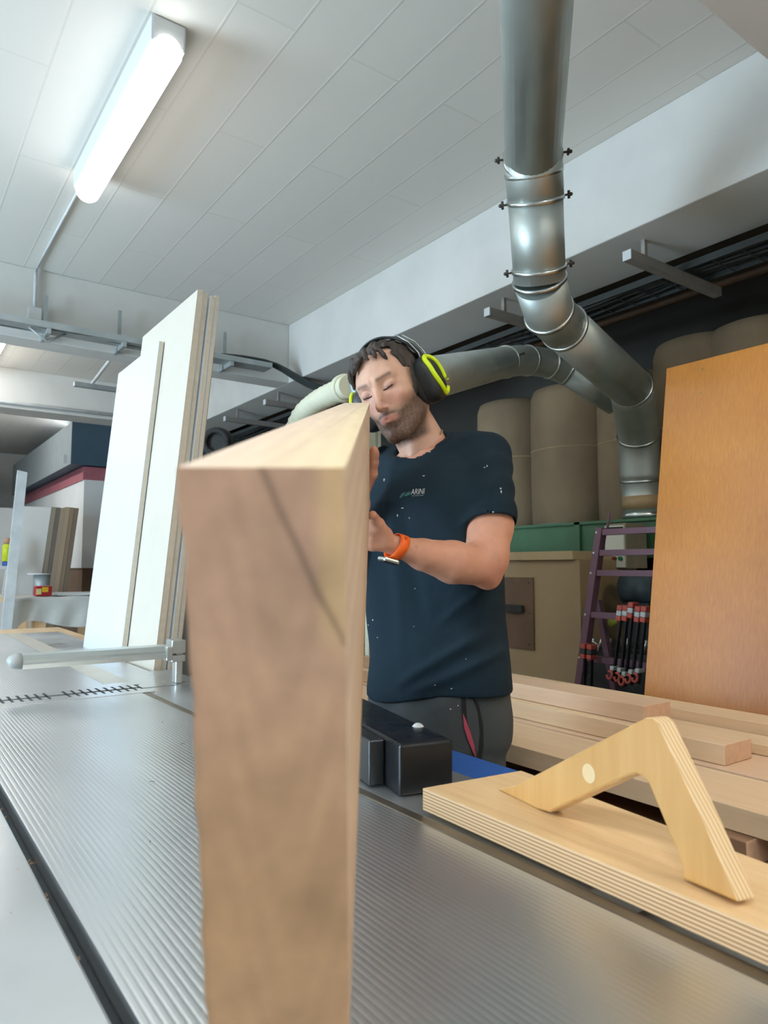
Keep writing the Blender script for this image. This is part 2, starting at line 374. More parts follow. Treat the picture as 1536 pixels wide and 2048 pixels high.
for i in range(16):
    yy = .5+1.1*rs.random(); chip((.159+.010*rs.random(), yy, .829), .004, 'chip', 'small pale wood shaving caught in the dark slot between the two steel tables')
for o in col.objects:
    if o.get('label', '').startswith('small pale wood'): o['group'] = 'shavings in the dark slot'
# ============================================================ HELD TIMBER
a_ = Vector((-.0139, .1673, .986)).normalized(); w_ = Vector((1, 0, .0141)).normalized(); d_ = a_.cross(w_); d_ = d_ if d_.y < 0 else -d_
def cvec(v): return v.x*_r + v.y*_u + v.z*_f
NP = .2437
TL = CAM + NP*(_f + (352-768)/F*_r - (935-1024)/F*_u)
ax = cvec(a_).normalized(); wx = cvec(w_).normalized(); dx = cvec(d_).normalized()
PW, PH, PL = .058, .228, 1.42
def plank_mesh():
    """local: x width, y along, z down-> negative; vertex tint drawn per wood zone"""
    nx, nz, ny = 42, 150, 60
    rr = np.random.default_rng(5)
    V = []; Fc = []; C = []
    def sm(x): x = np.clip(x, 0, 1); return x*x*(3-2*x)
    wob = lambda z: .0004*np.sin(z*90)+.0003*np.sin(z*230+1)+.0022*np.exp(-((z-.030)/.010)**2)*0+.0018/(1+np.exp(-(z-.024)/.003))
    def vert(u, y, z):           # u 0..1 across, y along, z depth down from top
        x = u*PW + (1-u)*(wob(z)*(1 if y < .4 else .3)); V.append((x, y, -z))
        return len(V)-1
    def col_end(u, z):
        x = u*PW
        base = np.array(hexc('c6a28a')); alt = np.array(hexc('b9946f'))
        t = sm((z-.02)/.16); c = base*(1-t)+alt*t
        n = math.sin(x*90+3*math.sin(z*60))*math.sin(z*55+x*40); c = c*(1+.07*n)
        n2 = math.sin(z*160+5*math.sin(x*110+1))*math.sin(x*210+z*33); c = c*(1+.05*n2)
        # sapwood corner
        s = sm((x-.045)/.007)*sm((.075-z+.3*(x-.05))/.03); c = c*(1-s*.55)+np.array(hexc('e3c48e'))*s*.55
        # dark curved heart line
        xl = .029+.0295*min(1, z/.062)**.95 if z < .062 else .0585
        xl = np.interp(z, [0, .012, .03, .045, .060, .066], [.0292, .034, .0415, .0480, .0560, .0585])
        g = math.exp(-((x-xl)/.0016)**2)*(1 if z < .064 else 0); c = c*(1-.42*g)
        for kx, kz, kr, ka in ((.033, .037, .009, .14), (.046, .044, .010, .22), (.0515, .036, .006, .15), (.05, .165, .012, .2), (.028, .05, .006, .10)):
            g = math.exp(-(((x-kx)/kr)**2+((z-kz)/(kr*1.5))**2)); c = c*(1-ka*g)
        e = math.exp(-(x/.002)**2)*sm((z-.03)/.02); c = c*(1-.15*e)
        return c
    def col_top(u, y):
        x = u*PW; c = np.array(hexc('e6d2c0'))*(1-u)+np.array(hexc('e8d6b2'))*u
        xl = .0292+.02*min(1, y/1.2)+.002*math.sin(y*5); c = c*(1-.09*math.exp(-((x-xl)/.0022)**2))
        return c*(1+.025*math.sin(x*500+3*math.sin(y*3)))
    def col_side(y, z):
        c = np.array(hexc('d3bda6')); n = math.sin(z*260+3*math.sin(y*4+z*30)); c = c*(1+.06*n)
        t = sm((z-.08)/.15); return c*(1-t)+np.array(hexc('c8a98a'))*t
    def grid(fn, n1, n2, cf):
        ids = np.zeros((n1+1, n2+1), int)
        for i in range(n1+1):
            for j in range(n2+1):
                ids[i, j] = vert(*fn(i/n1, j/n2)); C.append(cf(i/n1, j/n2))
        for i in range(n1):
            for j in range(n2): Fc.append((ids[i, j], ids[i+1, j], ids[i+1, j+1], ids[i, j+1]))
    grid(lambda a, b: (a, 0, b*PH), nx, nz, lambda a, b: col_end(a, b*PH))
    grid(lambda a, b: (a, PL, b*PH), 4, 12, lambda a, b: col_end(a, b*PH))
    grid(lambda a, b: (a, b*PL, 0), nx, ny, lambda a, b: col_top(a, b*PL))
    grid(lambda a, b: (a, b*PL, PH), 4, ny, lambda a, b: col_side(b*PL, PH))
    grid(lambda a, b: (1, a*PL, b*PH), ny, nz, lambda a, b: col_side(a*PL, b*PH))
    grid(lambda a, b: (0, a*PL, b*PH), ny, nz, lambda a, b: col_side(a*PL, b*PH))
    me = bpy.data.meshes.new('timber'); me.from_pydata(V, [], Fc)
    at_ = me.color_attributes.new('tint', 'FLOAT_COLOR', 'POINT')
    at_.data.foreach_set('color', np.c_[np.array(C), np.ones(len(C))].astype(np.float32).ravel())
    b = bmesh.new(); b.from_mesh(me); bmesh.ops.recalc_face_normals(b, faces=b.faces); b.to_mesh(me); b.free()
    return me
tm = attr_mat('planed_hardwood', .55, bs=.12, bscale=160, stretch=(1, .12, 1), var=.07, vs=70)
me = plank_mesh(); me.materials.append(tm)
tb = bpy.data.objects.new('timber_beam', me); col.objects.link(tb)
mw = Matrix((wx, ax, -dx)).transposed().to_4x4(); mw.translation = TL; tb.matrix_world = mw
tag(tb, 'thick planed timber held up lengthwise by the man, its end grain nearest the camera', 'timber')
# ============================================================ PLYWOOD BOARD WITH HANDLE
b = nb(); prism(b, [(.619, .776, .853), (.790, .757, .853), (.705, -.02, .853), (.606, -.10, .853)], (0, 0, .029), 0, 1)
tag(obj('plywood_board', b, ['plyedge', 'plytop'], loc=(.69, .4, .853), bevel=.001), 'birch plywood board lying on the edge of the steel table under the angled handle', 'board')
u_ = Vector((-.182, -.983, 0)); P0 = Vector((.678, .615, .882)); nrm = Vector((-.983, .182, 0))
def onp(x, y):
    q = at(x, y, 1)-CAM; return CAM + q*((P0-CAM).dot(nrm)/q.dot(nrm))
hp = [(994, 1592), (1030, 1571), (1277, 1442), (1290, 1436), (1303, 1436), (1315, 1447), (1407, 1646), (1476, 1806), (1364, 1758), (1364, 1735), (1352, 1700), (1306, 1590), (1297, 1568), (1285, 1553), (1272, 1548), (1258, 1551), (1190, 1582), (1098, 1625), (1072, 1629)]
pts = []
for q in hp:
    v = onp(*q); 
    if v.z < .8825: v.z = .8823
    pts.append(v)
b = nb(); prism(b, pts, (.0235, -.0043, 0), 1, 0)
H = obj('wooden_handle', b, ['plyh', layered('handle_ply_edge', 'd2b283', 'e8cfa6', .0048, 0)], loc=(.66, .49, .882), bevel=.0025)
tag(H, 'angled plywood handle shaped like an upturned V, standing on the plywood board', 'handle')
fp = onp(1178, 1547); b = nb(); tube(b, [fp+nrm*.0006, fp-nrm*.001], .0105, 24)
obj('filler_spot', b, mat('pale_filler', 'e0c898', .6, var=.03), H)
# ============================================================ TIMBER PILE
PT = thing('timber_trolley', 'low timber trolley carrying the pile of pale boards', 'trolley', (1.8, 1.2, 0))
obj('deck', boxm(1.40, 2.26, -.6, 2.7, .555, .595), 'lumber3', PT)
for x in (1.45, 2.15):
    for y in (-.5, 2.5): obj('leg', boxm(x, x+.07, y, y+.07, 0, .555), 'lumber3', PT)
def lum(x0, x1, y0, y1, z0, z1, label, m='lumber', grp='pale boards on the timber pile'):
    b = nb(); vs = box(b, x0, x1, y0, y1, z0, z1); b.faces.ensure_lookup_table(); b.faces[2].material_index = 1; b.faces[3].material_index = 1
    return tag(obj('lumber_board', b, [m, 'endgrain'], loc=((x0+x1)/2, (y0+y1)/2, z0), bevel=.002), label, 'board', grp)
lum(1.742, 1.868, 1.205, 2.6, .751, .80, 'thick pale board on top of the pile, its square end pointing at the camera')
lum(1.700, 1.826, .955, 2.6, .701, .75, 'pale board directly under the topmost one, sticking out nearer the camera', 'lumber2')
lum(1.436, 1.655, -.5, 2.6, .65, .70, 'wide pale board at the left side of the pile behind the plywood handle', 'lumber2')
lum(1.672, 1.90, -.5, 2.55, .65, .70, 'board lying flat beside the wide left one, under the board with the protruding end')
lum(1.985, 2.105, -.5, 2.6, .705, .758, 'long board at the back of the pile, closest to the orange panel', 'lumber2')
lum(1.872, 1.975, -.5, 2.6, .701, .728, 'thin board between the top board and the rearmost one', 'lumber2')
lum(1.905, 2.12, -.5, 2.6, .652, .70, 'lower board under the rearmost one')
for i, y in enumerate((-.3, .75, 1.9)): lum(1.40, 2.2, y, y+.07, .596, .649, ['near', 'middle', 'far'][i]+' cross batten holding the pile off the trolley', 'lumber3', 'cross battens under the pile')
lum(1.33, 1.62, -.2, 1.6, .44, .47, 'rough brown board half in the dark below the pile', 'lumber3') if False else None
# ============================================================ ORANGE PANEL
def lean(z): return 2.405+.060*(z-.695)
tz = on(1, 1333, 737, 1.60); bz = on(1, 1288, 1392, 1.60)
k = (tz.x-bz.x)/(tz.z-bz.z); x0 = bz.x-k*bz.z
b = nb(); zt = tz.z; pts = [(x0, 1.60, 0.0), (x0+k*zt, 1.60, zt), (x0+k*zt, .05, zt), (x0, .05, 0)]
prism(b, pts, (.035, 0, 0))
def orange_mat():
    m, nt, bb = newmat('varnished_orange_veneer'); v = tex_coord(nt, (1, 1, .07)); n = noise(nt, v, 150, 3); v2 = tex_coord(nt); n2 = noise(nt, v2, 3, 3)
    mx = nt.nodes.new('ShaderNodeMath'); mx.operation = 'ADD'; nt.links.new(n, mx.inputs[0]); nt.links.new(n2, mx.inputs[1]); hf = nt.nodes.new('ShaderNodeMath'); hf.operation = 'MULTIPLY'; nt.links.new(mx.outputs[0], hf.inputs[0]); hf.inputs[1].default_value = .5
    nt.links.new(ramp(nt, hf.outputs[0], [(.3, hexc('a8650f')), (.5, hexc('b67218')), (.7, hexc('c08026'))]), bb.inputs['Base Color'])
    bb.inputs['Roughness'].default_value = .42; bb.inputs['Coat Weight'].default_value = .35; bb.inputs['Coat Roughness'].default_value = .35
    return m
OP = tag(obj('veneered_panel', b, orange_mat(), loc=(x0, .8, 0), bevel=.002), 'large orange-brown varnished wood panel leaning upright behind the timber pile', 'panel')
for (px_, py_, rr_) in ((1408, 742, .012), (1398, 788, .014), (1360, 1023, .005), (1530, 1018, .005)):
    q = at(px_, py_, 1)-CAM; n0 = Vector((-1, 0, k)).normalized(); c0 = CAM+q*((Vector((x0, 0, 0))-CAM).dot(n0)/q.dot(n0))
    b = nb()
    for j in range(3 if rr_ > .01 else 1):
        c1 = c0+Vector((0, rs.uniform(-1, 1)*rr_, rs.uniform(-1, 1)*rr_*1.3)); tube(b, [c1+n0*.0006, c1-n0*.001], rr_*(.45 if rr_ > .01 else 1), 10)
    obj('stain', b, mat('brown_stain', 'a87c40', .5, var=.2), OP)
# ============================================================ DUCTS
D = thing('extraction_duct', 'large galvanised extraction duct coming down from the ceiling to the dust collector', 'duct', (1.85, 1.67, 2.68))
p0 = Vector((.62, .50, 2.86)); p1 = at(1066, 318, 2.55); p1b = at(1068, 345, 2.58); p2 = at(1071, 400, 2.62); p3 = at(1079, 560, 2.76); p4 = at(1098, 625, 2.92); p5 = at(1128, 655, 3.02); p6 = at(1262, 775, 3.75); p7 = at(1276, 870, 4.08); p8 = at(1280, 960, 4.14); p9 = Vector((p8.x+.02, p8.y, 1.452))
RD = .1
obj('long_pipe', tubem([p0, p1], RD, 32), 'galv', D)
obj('upper_elbow', tubem([p1-(p1-p0).normalized()*.02, p1b, p2], [RD*1.03]*3, 32), 'galv', D)
obj('straight_pipe', tubem([p2, p3], RD, 32), 'galv', D)
obj('lower_elbow', tubem([p3, p4, p5], [RD*1.0]*3, 32), 'galv', D)
obj('sloping_pipe', tubem([p5, p6], [RD, RD*1.1], 32), 'galv', D)
obj('junction_elbow', tubem(spline([p6, p7, p8], 5), RD*1.12, 32), 'galv', D)
obj('drop_pipe', tubem([p8, p9], RD*1.08, 32), 'galv', D)
tape = (p8*.62+p9*.38, p8*.30+p9*.70)
obj('tape_band', tubem(tape, RD*1.10, 32), 'beige', D)
def ring(c, t, r, parent, name='ring', w_=.006, m='seam'):
    t = Vector(t).normalized(); return obj(name, tubem([c-t*w_*1.5, c-t*w_, c+t*w_, c+t*w_*1.5], [r, r+.006, r+.006, r], 32), m, parent)
def clampring(c, t, r, parent, side):
    t = Vector(t).normalized(); g = ring(c, t, r, parent, 'clamp_ring')
    for s in side:
        s = (Vector(s)-t*Vector(s).dot(t)).normalized(); b = nb()
        tube(b, [c+s*r*.98, c+s*(r+.03)], .004, 8); tube(b, [c+s*(r+.022)-t*.014, c+s*(r+.022)+t*.014], .005, 8); sphere(b, c+s*(r+.03), .007, 8)
        obj('bolt', b, 'bolt', g)
t01 = p1-p0; t23 = p3-p2
clampring(p1-t01.normalized()*.015, t01, RD, D, [_r, -_r]); ring(p1b, p2-p1, RD, D)
clampring(p2, t23, RD, D, [_r, -_r]); clampring(p2*.15+p3*.85, t23, RD, D, [_r, -_r]); ring(p3, p4-p2, RD, D); ring(p4, p5-p3, RD, D); ring(p5, p6-p4, RD, D); ring(p6, p7-p5, RD*1.1, D); ring(p7, p8-p6, RD*1.12, D); ring(p8, p9-p7, RD*1.1, D); ring(p9+Vector((0, 0, .03)), (0, 0, 1), RD*1.1, D, w_=.012)
D2 = thing('side_duct', 'thinner galvanised duct running behind the man and into the main duct', 'duct', at(1007, 725, 3.7))
r2 = .079; q0 = at(700, 772, 2.25); q1 = at(790, 765, 2.42); q2 = at(872, 754, 2.66); q3 = at(1010, 724, 3.62); q4 = at(1054, 721, 3.85); q5 = at(1100, 728, 3.95); q6 = at(1135, 742, 4.0); q7 = at(1235, 800, 4.02)
obj('long_pipe', tubem([q1, q2, q3], r2, 28), 'galv', D2); obj('elbow', tubem(spline([q3, q4, q5, q6], 4), r2*1.01, 28), 'galv', D2)
obj('branch_pipe', tubem([q6, q7], [r2, r2*1.15], 28), 'galv', D2)
obj('reducer', tubem([q0, q1], [.036, r2], 24), 'pipeblue', D2)
clampring(q3, q4-q3, r2, D2, [(-_f)]); ring(q4, q5-q3, r2, D2); ring(q5, q6-q4, r2, D2); ring(q6, q7-q5, r2, D2)
hs = spline([q0, at(668, 786, 2.4), at(632, 805, 2.5), at(600, 838, 2.6), at(580, 900, 2.65), at(575, 1000, 2.7)], 12)
hr = [.037+.0022*math.sin(i*2.2) for i in range(len(hs))]
HS = tag(obj('flexible_hose', tubem(hs, hr, 20), 'cream', loc=hs[0]), 'cream flexible extraction hose curving down behind the held timber', 'hose')
ring(hs[5], hs[6]-hs[4], .040, HS, 'collar', m='cream', w_=.012)
# ============================================================ DUST COLLECTOR
DC = thing('dust_collector', 'green dust collector with brown filter bags standing at the back right', 'dust collector', (3.9, 2.6, 0))
obj('hopper', boxm(3.45, 4.35, .2, 3.75, 1.235, 1.452), 'green', DC, bevel=.004)
b = nb()
for px_ in (1156, 1330): q = on(0, px_, 1080, 3.44); box(b, 3.43, 3.449, q.y-.02, q.y+.02, 1.22, 1.458)
box(b, 3.43, 3.449, .2, 3.75, 1.44, 1.456); obj('hopper_flange', b, 'green', DC)
def bag(px_, top=2.42, r=.295, x=3.98):
    c = on(0, px_, 1040, x); pr = [(0, .93), (.01, .985), (.25, 1.0), (.5, 1.0), (.75, 1.0), (.93, .99), (.985, .93), (1.0, .80), (1.012, .5), (1.016, 0.05)]
    b = nb(); H_ = top-1.452; pts = [(c.x, c.y, 1.452+.02+t*H_) for t, _ in pr]; tube(b, pts, [r*k for _, k in pr], 36)
    g = obj('filter_bag', b, 'bag', DC)
    obj('bag_strap', tubem([(c.x, c.y, 1.455), (c.x, c.y, 1.48)], r+.008, 36), 'galv', g)
    obj('bag_strap', tubem([(c.x, c.y, 1.99), (c.x, c.y, 1.998)], r+.003, 36), 'beige', g)
bag(1150); bag(1034); bag(1422, 2.5); bag(1290, 2.42, x=4.1); bag(1545, 2.5)
for y in (.3, 3.6, 1.9): obj('leg', boxm(3.5, 3.56, y, y+.06, 0, 1.235), 'green', DC); obj('leg', boxm(4.2, 4.26, y, y+.06, 0, 1.235), 'green', DC)
b = nb()
for i, yy in enumerate((2.1, 2.6, 3.1)): tube(b, [(3.9, yy, .45), (3.9, yy, 1.235)], .25, 24)
obj('collecting_drum', b, 'dark', DC)
# cabinet
CB = thing('beige_cabinet', 'beige board cabinet with a brown access panel, behind the man', 'cabinet', (3.1, 2.8, 0))
obj('carcass', boxm(2.92, 3.40, 2.372, 3.6, 0, 1.222), 'beige', CB, bevel=.003)
obj('top_board', boxm(2.895, 3.40, 2.395, 3.6, 1.2225, 1.268), 'beige_l', CB, bevel=.002)
q = on(0, 1068, 1155, 2.92); q_ = on(0, 1068, 1300, 2.92)
AP = obj('access_panel', boxm(2.909, 2.9195, q.y, q.y+.62, q_.z, q.z), 'brown', CB, bevel=.002)
g1 = on(0, 1048, 1215, 2.905); obj('grip', boxm(2.885, 2.9088, g1.y, g1.y+.14, g1.z-.03, g1.z+.012), 'dark', AP, bevel=.004)
for yy, zz in ((q.y+.03, q.z-.03), (q.y+.03, q_.z+.03), (q.y+.03, (q.z+q_.z)/2), (q.y+.15, q.z-.03)):
    b = nb(); sphere(b, (2.908, yy, zz), .005, 8); obj('screw', b, 'bolt', AP)
# electrical box
e1 = on(0, 1208, 1052, 3.22); e2 = on(0, 1250, 1135, 3.22)
EB = thing('switch_box', 'white electrical switch box with a red and a green button behind the mauve ladder', 'electrical box', (3.3, (e1.y+e2.y)/2, e2.z))
obj('case', boxm(3.235, 3.42, e2.y, e1.y, e2.z-.005, e1.z+.012), 'elside', EB, bevel=.004)
obj('front_plate', boxm(3.22, 3.2345, e2.y+.003, e1.y-.002, e2.z, e1.z), 'elbox', EB, bevel=.003)
v0 = on(0, 1212, 1055, 3.22); v1 = on(0, 1246, 1052, 3.22)
obj('label_strip', boxm(3.217, 3.2198, v1.y, v0.y, v0.z-.012, v0.z), 'dark', EB)
for px_, m_, nm in ((1230.5, 'dkred', 'red'), (1242.5, mat('green_button', '1f7a4c', .4), 'green')):
    c = on(0, px_, 1117, 3.22); obj('button', tubem([(3.2195, c.y, c.z), (3.205, c.y, c.z)], .011, 16), m_, EB)
obj('wall_bracket', boxm(3.30, 3.44, e2.y+.02, e1.y-.02, e1.z-.03, e1.z-.005), 'elside', EB) if False else None
# ladder rack
LX = 2.78
LD = thing('steel_ladder_rack', 'mauve painted steel ladder rack with sloping post and level rungs', 'ladder rack', (LX, 2.1, 0))
a1 = on(0, 1203, 1062, LX); a2 = on(0, 1160, 1375, LX); kk = (a2.y-a1.y)/(a2.z-a1.z)
def lp(z): return a1.y+kk*(z-a1.z)
def bar4(A, B, hw, hd):
    """square bar from A to B: hw half width across y/z, hd half depth in x"""
    A, B = Vector(A), Vector(B); t = (B-A).normalized(); s = t.cross(Vector((1, 0, 0))).normalized(); X = Vector((1, 0, 0)); b = nb()
    vs = [b.verts.new(P+s*hw*i+X*hd*j) for P in (A, B) for j in (-1, 1) for i in (-1, 1)]
    for f in ((0, 1, 3, 2), (4, 6, 7, 5), (0, 4, 5, 1), (2, 3, 7, 6), (0, 2, 6, 4), (1, 5, 7, 3)): b.faces.new([vs[i] for i in f])
    bmesh.ops.recalc_face_normals(b, faces=b.faces); return b
obj('post', bar4((LX, a1.y, a1.z+.015), (LX, lp(0), 0), .018, .022), 'purple', LD, bevel=.002)
obj('post', bar4((LX, a1.y-.95, a1.z+.015), (LX, a1.y-.85, 0), .018, .022), 'purple', LD, bevel=.002)
s1 = on(0, 1196, 1200, LX+.12); s2 = on(0, 1225, 1380, LX+.12); ks = (s2.y-s1.y)/(s2.z-s1.z)
obj('stay', bar4((LX+.12, s1.y, s1.z), (LX+.16, s1.y-ks*s1.z, 0), .015, .015), 'purple', LD, bevel=.002)
for py_ in (1065, 1106, 1146, 1229, 1315):
    px_ = 1203-(py_-1062)*.137; r0 = on(0, px_, py_, LX)
    g = obj('rung', bar4((LX, lp(r0.z)-.018, r0.z), (LX, a1.y-.93, r0.z), .014, .018), 'purple', LD, bevel=.002)
    b = nb(); sphere(b, (LX-.02, lp(r0.z)+.012, r0.z), .006, 8); obj('screw', b, 'white', g)
obj('pin', tubem([on(0, 1214, 1062, LX), on(0, 1219, 1025, LX)], .006, 10), 'purple', LD)
# clamps hanging in front
def clamp(px0, py0, px1, py1, x, lab, first=None, hz=1):
    A = on(0, px0, py0, x); B = on(0, px1, py1, x)
    t = thing('bar_clamp', lab, 'clamp', A, 'bar clamps hanging on the ladder rack')
    obj('bar', bar4(A, B, .0045, .009), 'black', t, bevel=.001)
    n = (B-A).normalized(); bx = Vector((0, 1, 0))
    def blk(c, h1, h2, m, nm):
        return obj(nm, bar4(c-n*h2, c+n*h2, h1, .024), m, t, bevel=.004)
    blk(A+n*.004, .0135, .012, 'red', 'jaw'); blk(A+n*.028, .013, .0118, 'greyp' if hz else 'dark', 'jaw_pad'); blk(A+n*.051, .0125, .011, 'red', 'lower_jaw')
    s = blk(B-n*.06, .010, .010, 'greyp', 'sliding_jaw')
    b = nb(); tube(b, [B-n*.03+Vector((-.03, .013*math.cos(a), 0))+n*.018*math.sin(a) for a in (2*math.pi*i/12 for i in range(11))], .006, 8)
    obj('handle', b, 'red', s)
CL = [((1245, 1214), (1226, 1362), 'leftmost'), ((1256, 1214), (1241, 1366), 'second from left'), ((1267, 1208), (1250, 1374), 'middle, tilted'),
      ((1281, 1216), (1263, 1370), 'second from right'), ((1293, 1216), (1277, 1368), 'rightmost')]
for (s_, e_, nm) in CL: clamp(*s_, *e_, LX-.06, f'black bar clamp with orange-red jaws, {nm} of the upper five')
clamp(1171, 1290, 1166, 1460, LX-.07, 'low-hung bar clamp beside the sloping post, left of its pair', hz=0)
clamp(1184, 1292, 1180, 1460, LX-.07, 'low-hung bar clamp beside the sloping post, right of its pair', hz=0)
# clutter behind rack
MB_ = thing('blue_grey_motor', 'dark blue-grey motor housing half hidden behind the ladder rack', 'motor', (3.1, 2.0, .7))
c = on(0, 1278, 1175, 3.15); obj('motor_body', tubem([(3.15, c.y-.12, c.z), (3.15, c.y+.07, c.z)], .085, 24), mat('blue_grey_casting', '3a4950', .5), MB_)
obj('foot', boxm(3.08, 3.22, c.y-.1, c.y+.05, c.z-.30, c.z-.075), 'dark', MB_)
obj('stand', boxm(3.05, 3.25, c.y-.12, c.y+.07, 0, c.z-.301), 'dark', MB_)
CBX = thing('clutter_crate', 'dark crate of small hardware under the motor behind the clamps', 'crate', (3.0, 2.1, 0))
c = on(0, 1215, 1290, 2.98); obj('crate_body', boxm(2.92, 3.04, c.y-.45, c.y+.1, 0, c.z-.02), 'dark', CBX, bevel=.005)
for i in range(9):
    b = nb(); cy = c.y+.07-.05*i; tube(b, [(2.94, cy, c.z-.015), (2.94, cy-.02, c.z+.03+.02*rs.random())], .008, 8); obj('tool_shank', b, 'alu', CBX)
b = nb(); tube(b, [(2.91+.0, c.y+.05+.05*math.cos(a), c.z-.01+.03*math.sin(a)) for a in (2*math.pi*i/16 for i in range(17))], .004, 6); obj('wire_loop', b, 'alu', CBX)
c = on(0, 1224, 1245, 2.96); b = nb(); bmesh.ops.create_icosphere(b, subdivisions=2, radius=.028, matrix=Matrix.Translation(c)@Matrix.Diagonal((.6, 1, .8, 1)))
for v in b.verts: v.co += Vector((0, math.sin(v.co.z*150)*.005, math.sin(v.co.y*170)*.006))
tag(obj('green_rag', b, 'lime', loc=c, smooth=True), 'small lime-green rag behind the ladder rungs', 'rag')
# ============================================================ BRACKETS AND CABLES UNDER THE SIDE BEAM
BZ = 2.60
for i, (a, c_, lab) in enumerate(((1255, 512, 'nearest grey steel bracket under the side beam, at the right'), (975, 625, 'grey steel bracket under the side beam, left of the big duct'), (530, 805, 'far grey bracket under the beam, above the held timber'), (450, 838, 'farthest grey bracket, just right of the white sheets'))):
    q = on(2, a, c_, BZ); t = thing('ceiling_bracket', lab, 'bracket', (q.x+.37, q.y, BZ), 'steel brackets under the side beam')
    obj('strut', boxm(q.x, q.x+.76, q.y-.022, q.y+.022, BZ-.02, BZ+.025), 'strut', t)
    obj('end_plate', boxm(q.x-.006, q.x-.0005, q.y-.022, q.y+.022, BZ-.02, BZ+.025), 'white', t)
    obj('hanger', boxm(q.x+.12, q.x+.14, q.y-.01, q.y+.01, BZ+.0255, 2.71), 'strut', t)
CT = thing('cable_bundle', 'dark bundle of cables laid along the brackets under the side beam', 'cables', (3.2, 1.5, 2.65))
for i in range(9):
    b = nb(); x_ = 3.16+.02*i; z_ = 2.64+.014*(i % 3); ys = [-.6+.25*j for j in range(36)]
    tube(b, [(x_+.012*math.sin(y*3+i), y, z_+.012*math.sin(y*4.3+i*2)) for y in ys], .010, 8); obj('cable', b, 'cable', CT)
b = nb()
for i in range(60): y = -.5+.14*i; box(b, 3.14, 3.36, y, y+.008, 2.628, 2.63)
for x_ in (3.14, 3.36): box(b, x_-.004, x_+.004, -.6, 8, 2.626, 2.66)
obj('wire_tray', b, 'cable', CT)
for i, x_ in enumerate((3.62, 3.80, 4.0)):
    tag(obj('ceiling_pipe', tubem([(x_, -.8, 2.96-.05*i), (x_, 8, 2.96-.05*i)], .022, 12), 'brown', loc=(x_, 3, 2.96)), ['thin brownish pipe nearest the side beam, in the dark ceiling bay', 'middle thin brownish pipe in the dark ceiling bay', 'outermost thin brownish pipe in the dark ceiling bay'][i], 'pipe', 'pipes in the dark ceiling bay')
# tray along the cross beam
TR = thing('cable_tray', 'long grey cable tray hanging in front of the white cross beam', 'cable tray', (1.2, 5.0, 2.73))
b = nb(); box(b, -1.5, 2.45, 4.93, 5.07, 2.735, 2.738); box(b, -1.5, 2.45, 4.925, 4.929, 2.735, 2.775); box(b, -1.5, 2.45, 5.071, 5.075, 2.735, 2.775)
obj('tray_channel', b, 'tray', TR)
for i in range(5):
    b = nb(); y_ = 4.95+.025*i; s = [(x, y_+.01*math.sin(x*3+i), 2.75+.008*math.sin(x*5+i*2)+.01*(i % 2)) for x in [-1.4+.25*j for j in range(14)]]
    s += [(2.2, y_, 2.79), (2.5, y_, 2.78+.004*i), (2.8, y_-.05, 2.66), (3.1, y_-.25, 2.58-.01*i), (3.5, y_-.5, 2.52-.008*i)]
    tube(b, spline(s, 3), .011, 8); obj('cable', b, 'cable', TR)
for x_ in (.85, 1.33, 2.12):
    b = nb(); box(b, x_-.012, x_+.012, 5.076, 5.09, 2.70, 3.0); box(b, x_-.012, x_+.012, 4.93, 5.169, 2.70, 2.7345); obj('hanger', b, 'tray', TR)
b = nb(); tube(b, [(.74, 4.99, 2.735), (.85, 4.99, 2.66), (.96, 4.99, 2.735)], .008, 8); obj('brace', b, 'tray', TR)
JB = thing('junction_box', 'small white junction box with its conduit on the cross beam at the left', 'junction box', (.82, 5.14, 2.85))
c1 = on(1, 55, 643, 5.12); c2 = on(1, 84, 618, 5.12); obj('box_body', boxm(c1.x, c2.x, 5.10, 5.169, c1.z, c2.z), 'conduit', JB, bevel=.006)
cx_ = (c1.x+c2.x)/2; obj('pipe', tubem([(cx_, 5.145, c2.z), (cx_, 5.145, 3.18)], .012, 10), 'conduit', JB)
obj('surface_cable', tubem([(cx_, 5.14, 3.185), (cx_+.0, 4.6, 3.188), (.79, 3.78, 3.188)], .008, 8), 'conduit', JB)
# fixture hanging in the second bay
FX = thing('hanging_strut', 'grey strut rail hanging in the second ceiling bay', 'rail', (1.6, 6.7, 2.85))
a1_ = on(2, 148, 768, 2.85); obj('rail', boxm(a1_.x, a1_.x+.9, a1_.y-.03, a1_.y+.03, 2.83, 2.87), 'tray', FX); obj('arm', tubem([(a1_.x+.15, a1_.y, 2.87), (a1_.x+.28, a1_.y-.9, 3.19)], .015, 8), 'conduit', FX)
obj('hanger', boxm(a1_.x+.6, a1_.x+.62, a1_.y-.01, a1_.y+.01, 2.8705, 3.2), 'tray', FX)
CD2 = thing('wall_conduit', 'thin white conduit along the foot of the second cross beam', 'conduit', (1.5, 7.9, 2.85))
obj('pipe', tubem([(-1, 7.915, 2.84), (2.6, 7.915, 2.84)], .018, 10), 'conduit', CD2); obj('hanger', boxm(2.05, 2.08, 7.90, 7.935, 2.8, 2.99), 'tray', CD2)
